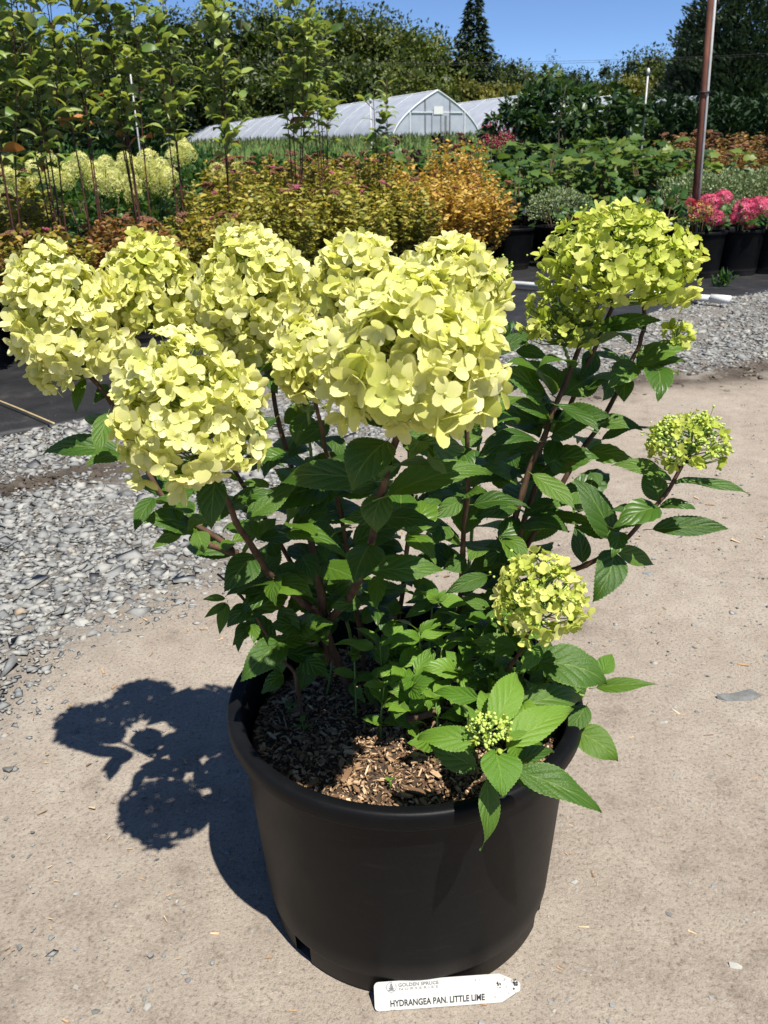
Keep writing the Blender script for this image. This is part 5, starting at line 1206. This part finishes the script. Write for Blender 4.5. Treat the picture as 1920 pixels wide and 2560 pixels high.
# rows that close the view behind the bank
M_dark = leafy('dark_shrub_leaf', G1((.012, .032, .010), (.022, .055, .014), (.045, .085, .022), (.10, .14, .05)), .22, (1.5, 1.6, .5), .4, .4)
M_purple = leafy('purple_leaf', G1((.02, .010, .012), (.05, .018, .022), (.09, .03, .03)), .25, (1.4, .8, .8))
def leafy_tree(px, Y, ztop, zlow, R, n, leaf, mt, name, label, cat, group, seed, trunk=.03, T=LEAF2_V, F=LEAF2_F, clump=9, mtr=None, dens=.5):
    """trunk, limbs and a crown of leaf clumps"""
    r = np.random.default_rng(seed); b = at(px, 330, Y); z0 = float(terrain(b[0], b[1])); e = empty(name, (b[0], b[1], z0)); tag(e, label, cat, group)
    top = ztop - z0; low = max(zlow - z0, .1); Hc = top - low; mtr = mtr or M_bark
    V, Fx = tube(smoothpath([[0, 0, -.1], [r.normal(0, .02) * Hc, 0, low * .7], [r.normal(0, .03) * Hc, 0, low + Hc * .45], [0, 0, low + Hc * .85]], 4), np.linspace(trunk, trunk * .25, 13), 7); P = Pile(); P.add(V, Fx); P.build('trunk', mtr, e)
    nc = max(12, n // (clump * 5)); d = randdir(nc, r); q = r.random(nc) ** .28; cc = d * q[:, None] * np.array([R * .85, R * .85, Hc * .46]); lump = 1 + .2 * np.sin(d[:, 0] * 4 + seed) * np.sin(d[:, 2] * 5 + seed)
    cc = cc * lump[:, None] + [0, 0, low + Hc / 2]
    P = Pile()
    for c in cc[::4]:
        V, Fx = tube(np.array([[0, 0, low + (c[2] - low) * .5], (c + [0, 0, low + (c[2] - low) * .6]) / 2, c]), [trunk * .4, trunk * .25, trunk * .1], 5, False); P.add(V, Fx)
    P.build('limbs', mtr, e)['kind'] = 'stuff'
    k = r.integers(0, nc, n); off = randdir(n, r) * (R * .23 * r.random(n) ** .5)[:, None] * [1, 1, .8]; pos = cc[k] + off
    dirs = nrm(off + np.array([0, 0, .2]) * R * .1 + r.normal(0, .08 * R, (n, 3))); up = nrm(np.array([0, 0, 1.0]) + r.normal(0, .5, (n, 3)))
    tint = np.clip(.42 + r.normal(0, .15, n) + r.normal(0, .24, nc)[k], 0, 1); P = Pile()
    add_leaves(P, pos, dirs, up, leaf * r.uniform(.6, 1.3, n), np.full(n, 1.0), tint, T, F)
    if R > 1.5:  # oversized darker inner leaves, added to block sky gaps and darken the crown's inside
        m_ = 420; k = r.integers(0, nc, m_); pc = (cc[k] - [0, 0, low + Hc / 2]) * .82 + [0, 0, low + Hc / 2]; add_leaves(P, pc, randdir(m_, r), randdir(m_, r), leaf * r.uniform(2.0, 3.6, m_), np.full(m_, 1.3), np.clip(r.normal(.3, .12, m_), 0, 1), T, F)
    P.build('crown', mt, e)['kind'] = 'stuff'
    return e
for k, (px, Y, zt, R) in enumerate(((1115, 13.0, 2.0, .50), (1165, 13.3, 2.15, .55), (1215, 13.0, 2.2, .6), (1265, 13.4, 2.1, .55), (1310, 13.2, 1.95, .55), (1190, 14.2, 2.2, .6), (1245, 14.4, 2.25, .6), (1345, 14.2, 1.9, .5))):
    leafy_tree(px, Y, zt, .75, R, 900, .105, M_dark, 'dark_shrub', 'tall dark green large leaved shrub, %s from the greenhouse gable' % ORD[sorted((1115, 1165, 1215, 1265, 1310, 1190, 1245, 1345)).index(px)], 'shrub', 'tall dark green shrubs before the greenhouses', 1000 + k, .02, LEAF8_V, LEAF8_F)
for k, (px, Y) in enumerate(((905, 11.6), (960, 12.0), (1000, 12.2), (860, 11.8))):
    leafy_tree(px, Y, 1.40 + .03 * (k % 2), .6, .25, 260, .07, M_purple, 'purple_shrub', 'dark purple leaved shrub over the bank, %s from the dark green shrubs' % ORD[{1000: 0, 960: 1, 905: 2, 860: 3}[px]], 'shrub', 'purple leaved shrubs', 1040 + k, .012, LEAF8_V, LEAF8_F)
# reddish feathery plumes in front of the second greenhouse
M_plume = rough_mat('red_plume', [(.3, (.16, .02, .035)), (.7, (.34, .06, .09))], 50, .8, 0)
for k in range(11):
    px = 1040 + k * 9 + random.uniform(-3, 3); Y = 15.5 + random.uniform(-.4, .4); b = at(px, 330, Y); z0 = float(terrain(b[0], b[1])); e = empty('astilbe', (b[0], b[1], z0))
    h = 1.50 + random.uniform(-.08, .12); P = Pile(); V, F = tube(np.array([[0, 0, -.02], [.01, 0, h * .5], [.02, 0, h]]), [.012, .01, .004], 5); P.add(V, F); P.build('stem', M_green_stem, e)
    r = np.random.default_rng(k); P = Pile(); n = 130; t = r.random(n); p = np.stack([.075 * (1 - t) * r.normal(size=n) + .02, .075 * (1 - t) * r.normal(size=n), h * .76 + t * h * .28], -1); V, F = batch(ICO_V, ICO_F, np.eye(3)[None] * r.uniform(.008, .018, n)[:, None, None], p); P.add(V, F); P.build('plume', M_plume, e)
    tag(e, 'slender plant with an upright red feathery plume, %s from the greenhouse gable' % ORD[k], 'flower', 'red plumed plants')

# leafy shrubs that close the view behind the pale hydrangeas
for k, (x, y, R, H) in enumerate(((-4.6, 8.9, .55, .95), (-3.9, 9.4, .55, 1.0), (-3.2, 9.7, .55, .95), (-2.6, 10.0, .55, 1.0), (-1.9, 10.5, .55, 1.05), (-5.2, 9.6, .6, 1.1), (-1.3, 10.9, .5, 1.05), (-.6, 10.6, .5, 1.1), (.1, 10.8, .5, 1.12), (-3.6, 11.2, .7, 1.2), (-4.8, 11.4, .7, 1.2), (-2.4, 11.8, .7, 1.2), (-6.2, 11.0, .7, 1.2))):
    round_shrub((x, y, .012), R, H - .1, .12, 2200, .075, M_bgleaf_t, 'leafy_shrub', '%s dark green leafy shrub behind the pale flowered hydrangeas, counted from the greenhouse side' % ('first second third fourth fifth sixth seventh eighth ninth tenth eleventh twelfth thirteenth'.split()[sorted([-4.6, -3.9, -3.2, -2.6, -1.9, -5.2, -1.3, -.6, .1, -3.6, -4.8, -2.4, -6.2], reverse=True).index(x)]), 'shrub', None, 1700 + k)
# ------------------------------------------------------------------ poles, pipe
M_rust = rough_mat('rusty_steel', [(.3, (.045, .018, .012)), (.55, (.12, .045, .028)), (.8, (.20, .09, .05))], 9, .8, .4, .002, stretch=(1, 1, .35))
M_galv = rough_mat('galvanised_steel', [(.3, (.30, .30, .30)), (.7, (.46, .46, .45))], 14, .6, .1, .001, metal=.2)
M_white = rough_mat('white_plastic', [(.3, (.52, .52, .51)), (.7, (.64, .64, .63))], 8, .4, 0)
M_black = rough_mat('black_rubber', [(.3, (.01, .01, .01)), (.7, (.025, .025, .025))], 20, .6, 0)
b = gnd(1487, 600); t = at(1535, 0, 7.93); ax = nrm(t - b); e = empty('rusty_pole', (b[0], b[1], -.02)); tag(e, 'tall rusty steel pole with a grey pipe strapped to it beside the pink hydrangeas', 'pole')
Lp = 3.0; P = Pile(); V, F = tube(np.array([[0, 0, 0], ax * Lp * .5, ax * Lp]), .024, 14); P.add(V, F); P.build('post', M_rust, e)
side = np.array([.034, -.010, 0]); P = Pile(); V, F = tube(np.array([side, side + ax * Lp * .5, side + ax * Lp]), .012, 12); P.add(V, F); P.build('conduit', M_galv, e)
for h in (.52, 1.55):
    P = Pile(); th = np.linspace(0, 6.2832, 20); cc = ax * h + side * .35; ring = np.stack([cc[0] + .041 * np.cos(th), cc[1] + .032 * np.sin(th), cc[2] + 0 * th], -1); V, F = tube(ring, .009, 6); P.add(V, F); P.build('strap', M_black, e)

e0 = gnd(1560, 645, .06); e1 = gnd(1060, 608, .06); dd = nrm(e1 - e0); e = empty('white_pipe', (e0[0], e0[1], .056)); tag(e, 'white plastic pipe with an end cap lying across the black fabric', 'pipe')
P = Pile(); V, F = tube(np.array([[0, 0, 0], dd * 1.0, dd * 2.6]), .023, 14); P.add(V, F); P.build('pipe', M_white, e)
P = Pile(); V, F = tube(np.array([-dd * .06, dd * .0, dd * .085]), [.029, .031, .031], 14); P.add(V, F); P.build('end_cap', M_white, e)
for px, py0, py1, Y, lab in ((1400, 158, 300, 14.0, 'thin grey sprinkler riser with a white cap in front of the dark conifers'), (278, 130, 300, 11.5, 'thin grey sprinkler riser with a white cap among the red stemmed shrubs'), (800, 219, 300, 16.0, 'thin grey sprinkler riser with a white cap before the greenhouse roof')):
    tpt = at(px, py0, Y); z0 = float(terrain(tpt[0], tpt[1])); e = empty('sprinkler_riser', (tpt[0], tpt[1], z0)); tag(e, lab, 'riser')
    h = tpt[2] - z0; P = Pile(); V, F = tube(np.array([[0, 0, -.05], [0, 0, h * .5], [0, 0, h]]), .013 if Y > 13 else .009, 10); P.add(V, F); P.build('riser_pipe', M_galv, e)
    P = Pile(); V, F = lathe([(.001, h + .07), (.016, h + .06), (.024, h + .03), (.022, h - .02), (.001, h - .02)], 12); P.add(V, F); P.build('cap', M_white, e)
# weed growing at the pipe end and low weeds on the fabric
for px, py, lab in ((1562, 622, 'spindly green weed growing at the capped end of the white pipe'), (1090, 745, 'tuft of grass at the fabric edge behind the big flower head')):
    g = gnd(px, py); e = empty('weed', (g[0], g[1], .0)); tag(e, lab, 'weed'); r = np.random.default_rng(px)
    P = Pile(); n = 60; a = r.uniform(0, 6.28, n); d = nrm(np.stack([np.cos(a), np.sin(a), r.uniform(.5, 2.2, n)], -1)); pos = r.normal(0, .03, (n, 3)) * [1, 1, .2]; pos[:, 2] = np.abs(pos[:, 2]) + r.random(n) * .08
    add_leaves(P, pos, d, randdir(n, r), r.uniform(.04, .12, n), np.full(n, .35), r.random(n)); P.build('foliage', M_bgleaf_t, e)['kind'] = 'stuff'

# ------------------------------------------------------------------ greenhouses
def film():
    m, nt, p = mat('greenhouse_film'); N = NT(nt); co = N.obj()
    f = N.noise(1.2, 4, .6, co); c = N.ramp(f, [(.3, (.40, .43, .50)), (.7, (.52, .55, .62))])
    N.l(c, p.inputs['Base Color']); p.inputs['Roughness'].default_value = .38; p.inputs['Specular IOR Level'].default_value = .35
    t = N.n('ShaderNodeBsdfTranslucent'); N.l(c, t.inputs[0]); ms = N.n('ShaderNodeMixShader'); ms.inputs[0].default_value = .35
    N.l(p.outputs[0], ms.inputs[1]); N.l(t.outputs[0], ms.inputs[2]); N.l(ms.outputs[0], nt.nodes['Material Output'].inputs[0]); return m
M_film = film()
M_frame = rough_mat('greenhouse_frame', [(.3, (.50, .52, .54)), (.7, (.62, .63, .65))], 5, .5, 0)
M_gdark = rough_mat('greenhouse_grey', [(.3, (.10, .105, .11)), (.7, (.17, .175, .18))], 5, .6, 0)
GA = nrm(np.array([-24.5, 47.0])); GB = np.array([GA[1], -GA[0]])        # along the house, across it
def greenhouse(c, length, w, h, label):
    z0 = 2.55; e = empty('greenhouse', (c[0], c[1], z0), math.atan2(GA[1], GA[0])); tag(e, label, 'greenhouse', None)
    # local x runs back along the house, y across
    zz = np.linspace(0, 1, 15); prof = [(w * (1 - z ** 1.75), h * z) for z in zz]; prof = prof + [(-x, z) for x, z in prof[::-1][1:]]; prof = np.array(prof)
    def skin(off, x0, x1, nx):
        xs = np.linspace(x0, x1, nx); n = len(prof); q = prof * (1 + off / w)
        V = np.concatenate([np.c_[np.full(n, x), q[:, 0], q[:, 1]] for x in xs]); i = np.arange(nx - 1)[:, None] * n; j = np.arange(n - 1)[None]
        return V, np.stack([i + j, i + n + j, i + n + j + 1, i + j + 1], -1).reshape(-1, 4)
    V, F = skin(0, 0, length, 24); link('roof_film', newmesh('roof_film', V, F, M_film), e)
    for k in range(0, int(length / 3.6) + 1):
        x = min(k * 3.6, length); P = Pile(); V, F = tube(np.c_[np.full(len(prof), x), prof * 1.008], .06 if k == 0 else .018, 6); P.add(V, F); P.build('hoop', M_frame, e)
    n = len(prof); V = np.vstack([[[.02, 0, h * .4]], np.c_[np.full(n, .02), prof * .99]]); F = np.array([[0, i + 1, i + 2] for i in range(n - 1)] + [[0, n, 1]]); link('end_wall', newmesh('end_wall', V, F, M_film, smooth=False), e)
    V2 = V.copy(); V2[:, 0] = length - .02; link('end_wall', newmesh('end_wall', V2, F[:, ::-1], M_film, smooth=False), e)
    for y in (-w * .62, -w * .28, w * .28, w * .62):
        P = Pile(); hh = h * (1 - abs(y) / w) ** (1 / 1.75); V, F = box((-.03, y, hh / 2), (.06, .07, hh)); P.add(V, F); P.build('end_post', M_gdark if abs(y) < w * .4 else M_frame, e, smooth=False)
    P = Pile(); V, F = box((-.03, 0, h * .56), (.06, w * 1.16, .08)); P.add(V, F); P.build('cross_rail', M_frame, e, smooth=False)
    P = Pile(); V, F = box((-.06, -w * .06, h * .29), (.05, 1.5, h * .50)); P.add(V, F); d = P.build('door', M_film, e, smooth=False)
    P = Pile(); V, F = box((-.1, -w * .06, h * .30), (.05, .07, h * .5)); P.add(V, F); P.build('door_rail', M_gdark, d, smooth=False)
    P = Pile(); V, F = box((-.1, -w * .17, h * .28), (.05, .18, h * .42)); P.add(V, F); P.build('door_gap', M_gdark, d, smooth=False)
    P = Pile(); V, F = box((-.12, 0, h * .60), (.04, .80, .55)); P.add(V, F); P.build('sign_panel', M_white, e, smooth=False)
    P = Pile(); V, F = tube(np.array([[0, 0, h * 1.004], [length * .5, 0, h * 1.004], [length, 0, h * 1.004]]), .05, 6); P.add(V, F); P.build('ridge_rail', M_frame, e)
c0 = at(945, 300, 70)[:2]
greenhouse(c0, 68, 3.9, 3.35, 'white plastic covered hoop greenhouse whose gable with a small white sign faces the plants')
greenhouse(c0 + GB * 9.3, 52, 3.75, 3.25, 'white hoop greenhouse partly hidden by the tall dark green shrubs')
greenhouse(c0 + GB * 18.2, 52, 3.75, 3.25, 'white hoop greenhouse glimpsed between the dark shrubs and the conifers')
greenhouse(c0 + GB * 27.2, 52, 3.75, 3.25, 'white hoop greenhouse glimpsed behind the dark conifer hedge')

# tall grass on the slope before the greenhouse
r = np.random.default_rng(91); n = 26000; x = r.uniform(-45, 45, n); y = r.uniform(24, 62, n); keep = np.abs(x) < .62 * y; x, y = x[keep], y[keep]; n = len(x)
ctr = (x - c0[0]) * GA[0] + (y - c0[1]) * GA[1]; keep = np.abs((x - c0[0]) * GB[0] + (y - c0[1]) * GB[1] - 13) < 400; P = Pile()
d = nrm(np.stack([r.normal(0, .25, n), r.normal(0, .25, n), np.ones(n)], -1)); add_leaves(P, np.stack([x, y, terrain(x, y) - .03], -1), d, randdir(n, r), r.uniform(.15, .42, n), np.full(n, .3), r.random(n), LEAF2_V, LEAF2_F)
M_grass = leafy('tall_grass', G1((.05, .085, .025), (.10, .13, .04), (.20, .20, .08)), .3, (1.3, 1.3, .7)); o = P.build('tall_grass', M_grass); tag(o, 'tall green grass on the slope below the greenhouses', 'grass', kind='stuff')

# ------------------------------------------------------------------ conifer hedge, trees
M_con = leafy('dark_conifer', G1((.010, .026, .012), (.018, .042, .016), (.035, .065, .022)), .1, (1.3, 1.4, .7), .6, .2)
M_spr = leafy('spruce_needles', G1((.018, .032, .018), (.036, .056, .030), (.072, .095, .05)), .1, (1.2, 1.3, .8), .6, .2)
def conifer(px, Y, ztop, R, n, leaf, mt, name, label, group, seed, zlow=None, power=.8, layers=None, zbase_px=None):
    r = np.random.default_rng(seed); b = at(px, 330, Y); z0 = float(terrain(b[0], b[1])); H = ztop - z0; e = empty(name, (b[0], b[1], z0)); tag(e, label, 'tree', group)
    V, F = tube(np.array([[0, 0, -.1], [0, 0, H * .5], [0, 0, H * .97]]), [H * .014, H * .006, H * .001], 7); P = Pile(); P.add(V, F); P.build('trunk', M_bark, e)
    zl = (zlow or .03) ; t = zl + (1 - zl) * (1 - (1 - r.random(n) * .999) ** .62)
    if layers: t = np.clip(np.round(t * layers) / layers + r.normal(0, .22 / layers, n), zl, .995)
    a = r.uniform(0, 6.283, n)
    if layers: k = np.round(a / 6.283 * 9 + t * 40) ; a = k / 9 * 6.283 + r.normal(0, .16, n) - t * 28
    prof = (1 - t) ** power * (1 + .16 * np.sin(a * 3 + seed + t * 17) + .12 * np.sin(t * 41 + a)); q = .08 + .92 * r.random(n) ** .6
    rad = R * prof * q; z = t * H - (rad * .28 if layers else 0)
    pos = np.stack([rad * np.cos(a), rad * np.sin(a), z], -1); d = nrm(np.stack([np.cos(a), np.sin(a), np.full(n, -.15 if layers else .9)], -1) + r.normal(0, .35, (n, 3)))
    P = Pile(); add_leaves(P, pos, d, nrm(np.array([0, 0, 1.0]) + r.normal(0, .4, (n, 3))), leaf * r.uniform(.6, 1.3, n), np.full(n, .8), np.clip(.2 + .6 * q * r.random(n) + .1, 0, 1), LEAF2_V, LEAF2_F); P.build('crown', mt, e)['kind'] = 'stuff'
for k in range(17):
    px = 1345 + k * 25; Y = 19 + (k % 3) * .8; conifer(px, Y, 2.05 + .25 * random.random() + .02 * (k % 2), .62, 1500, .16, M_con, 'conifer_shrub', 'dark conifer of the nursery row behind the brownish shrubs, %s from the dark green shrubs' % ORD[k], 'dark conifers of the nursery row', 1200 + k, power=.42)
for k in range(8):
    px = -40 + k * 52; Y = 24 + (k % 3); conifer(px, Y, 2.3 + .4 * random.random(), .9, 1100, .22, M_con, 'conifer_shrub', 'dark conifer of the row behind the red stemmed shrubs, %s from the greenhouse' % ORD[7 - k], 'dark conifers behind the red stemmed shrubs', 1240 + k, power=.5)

M_tree = {
    'dark': leafy('dark_tree_leaf', G1((.015, .028, .007), (.038, .060, .012), (.075, .10, .020), (.13, .155, .03)), .22, (1.5, 1.5, .5)),
    'mid': leafy('mid_tree_leaf', G1((.026, .042, .009), (.06, .085, .014), (.115, .14, .022), (.18, .19, .03)), .25, (1.5, 1.5, .5)),
    'yellow': leafy('yellow_tree_leaf', G1((.05, .065, .012), (.11, .115, .018), (.20, .18, .03), (.26, .22, .04)), .3, (1.4, 1.3, .5)),
    'blue': leafy('bluish_tree_leaf', G1((.022, .042, .026), (.042, .068, .038), (.07, .10, .05)), .2, (1.3, 1.3, .7))}
def ztop(px, py, Y): return float(at(px, py, Y)[2])
TREES = [  # px, py of the top, metres ahead, crown radius, kind
    (-40, -60, 98, 9, 'dark'), (50, 22, 105, 8, 'dark'), (135, 72, 118, 7, 'mid'), (215, 48, 105, 8, 'mid'), (300, 52, 112, 8, 'dark'), (385, -5, 104, 9, 'dark'), (470, 5, 110, 8, 'dark'), (545, -15, 102, 9, 'dark'), (620, 10, 112, 8, 'mid'), (690, 5, 103, 8, 'dark'),
    (755, -5, 106, 8.5, 'dark'), (835, 12, 104, 8.5, 'mid'), (885, 45, 108, 7, 'mid'), (945, 88, 112, 7, 'mid'), (915, 130, 98, 6, 'dark'), (1000, 128, 116, 6, 'dark'), (1065, 120, 122, 6, 'blue'), (1010, 170, 100, 3.6, 'yellow'), (975, 178, 99, 3, 'mid'), (1075, 178, 102, 4.2, 'yellow'), (890, 185, 97, 4, 'mid'),
    (1130, 128, 125, 5.5, 'mid'), (1105, 165, 118, 5, 'dark'), (1205, 120, 130, 4.5, 'blue'), (1165, 150, 128, 4, 'dark'), (1292, 126, 135, 4.8, 'blue'), (1250, 165, 120, 4.5, 'dark'), (1300, 175, 118, 4.5, 'mid'), (1385, 100, 128, 7, 'blue'), (1360, 168, 110, 4, 'yellow'), (1430, 128, 125, 6, 'mid'), (1425, 170, 108, 4, 'yellow'), (1340, 165, 116, 4.5, 'dark'),
    (780, 120, 96, 6, 'dark'), (680, 130, 95, 6.5, 'dark'), (560, 140, 94, 7, 'dark'), (440, 130, 95, 7, 'dark'), (320, 130, 93, 7, 'dark'), (200, 130, 95, 7, 'dark'), (80, 130, 93, 7, 'dark'), (-30, 130, 92, 7, 'dark')]
names = {'dark': 'dark green tree of the wood', 'mid': 'mid green tree of the wood', 'yellow': 'small yellow green tree', 'blue': 'distant bluish green tree'}
def tree_label(px, kind):
    same = sorted(abs(q[0] - 1020) for q in TREES if q[4] == kind and (q[0] < 1020) == (px < 1020))
    return '%s on the %s side, %s from the lone spruce' % (names[kind], 'greenhouse' if px < 1020 else 'tall conifer', ORD[same.index(abs(px - 1020))])
for k, (px, py, Y, R, kind) in enumerate(TREES):
    if px < 930: Y *= 1.33; R *= 1.3
    zt = ztop(px, py, Y); zl = 3.2 if R < 5 else 3.6
    leafy_tree(px, Y, zt, zl, R, (5600 if R > 5 else 3000), (.58 if px < 930 else .42) if R > 5 else .32, M_tree[kind], 'leafy_tree', tree_label(px, kind), 'tree', {'dark': 'dark trees of the wood', 'mid': 'mid green trees of the wood', 'yellow': 'yellow green small trees', 'blue': 'distant bluish trees'}[kind], 1400 + k, .28, clump=7)
conifer(1020, 112, ztop(1022, -22, 112), 4.4, 8000, .62, M_spr, 'spruce_tree', 'tall dark spruce rising alone above the wood into the sky', None, 1600, power=.75, layers=24)
for k, (px, py, Y, R) in enumerate(((1515, -90, 88, 5.0), (1585, -60, 84, 5.5), (1655, -110, 90, 6), (1480, 20, 92, 3.6), (1720, -80, 86, 6))):
    conifer(px, Y, ztop(px, py, Y), R, 8000, .5, M_spr, 'cedar_tree', 'tall dense dark conifer behind the rusty pole, %s from the lone spruce' % ORD[{1480: 0, 1515: 1, 1585: 2, 1655: 3, 1720: 4}[px]], 'tall conifers on the right', 1610 + k, power=.5)
# overhead wires between two utility poles
for pxl, pyl, lab in ((-330, 92, 'wooden utility pole beyond the left tree line'), (2050, 92, 'wooden utility pole beyond the tall conifers')):
    w = at(pxl, pyl, 80); z0 = float(terrain(w[0], w[1])); e = empty('utility_pole', (w[0], w[1], z0)); tag(e, lab, 'utility pole')
    P = Pile(); V, F = tube(np.array([[0, 0, -.3], [0, 0, 5], [0, 0, w[2] - z0 + .6]]), [.16, .14, .11], 8); P.add(V, F); P.build('pole', M_bark, e); P = Pile(); V, F = box((0, 0, w[2] - z0), (.12, 2.0, .12)); P.add(V, F); P.build('cross_arm', M_bark, e, smooth=False)
a = at(-330, 92, 80); b = at(2050, 92, 80)
for k, (dy, lab) in enumerate(((-.85, 'overhead wire strung nearer the greenhouses'), (.85, 'overhead wire strung nearer the wood'))):
    t = np.linspace(0, 1, 24)[:, None]; path = a * (1 - t) + b * t + np.array([0, dy, 0]) - np.array([0, 0, 1]) * (4 * t * (1 - t)) * 1.6; P = Pile(); V, F = tube(path, .012, 4); P.add(V, F); tag(P.build('overhead_wire', M_black), lab, 'wire')
print('objects', len(bpy.data.objects), 'tris', sum(sum(len(p.vertices) - 2 for p in m.polygons) for m in bpy.data.meshes) if False else sum(len(m.loops) - 2 * len(m.polygons) for m in bpy.data.meshes))
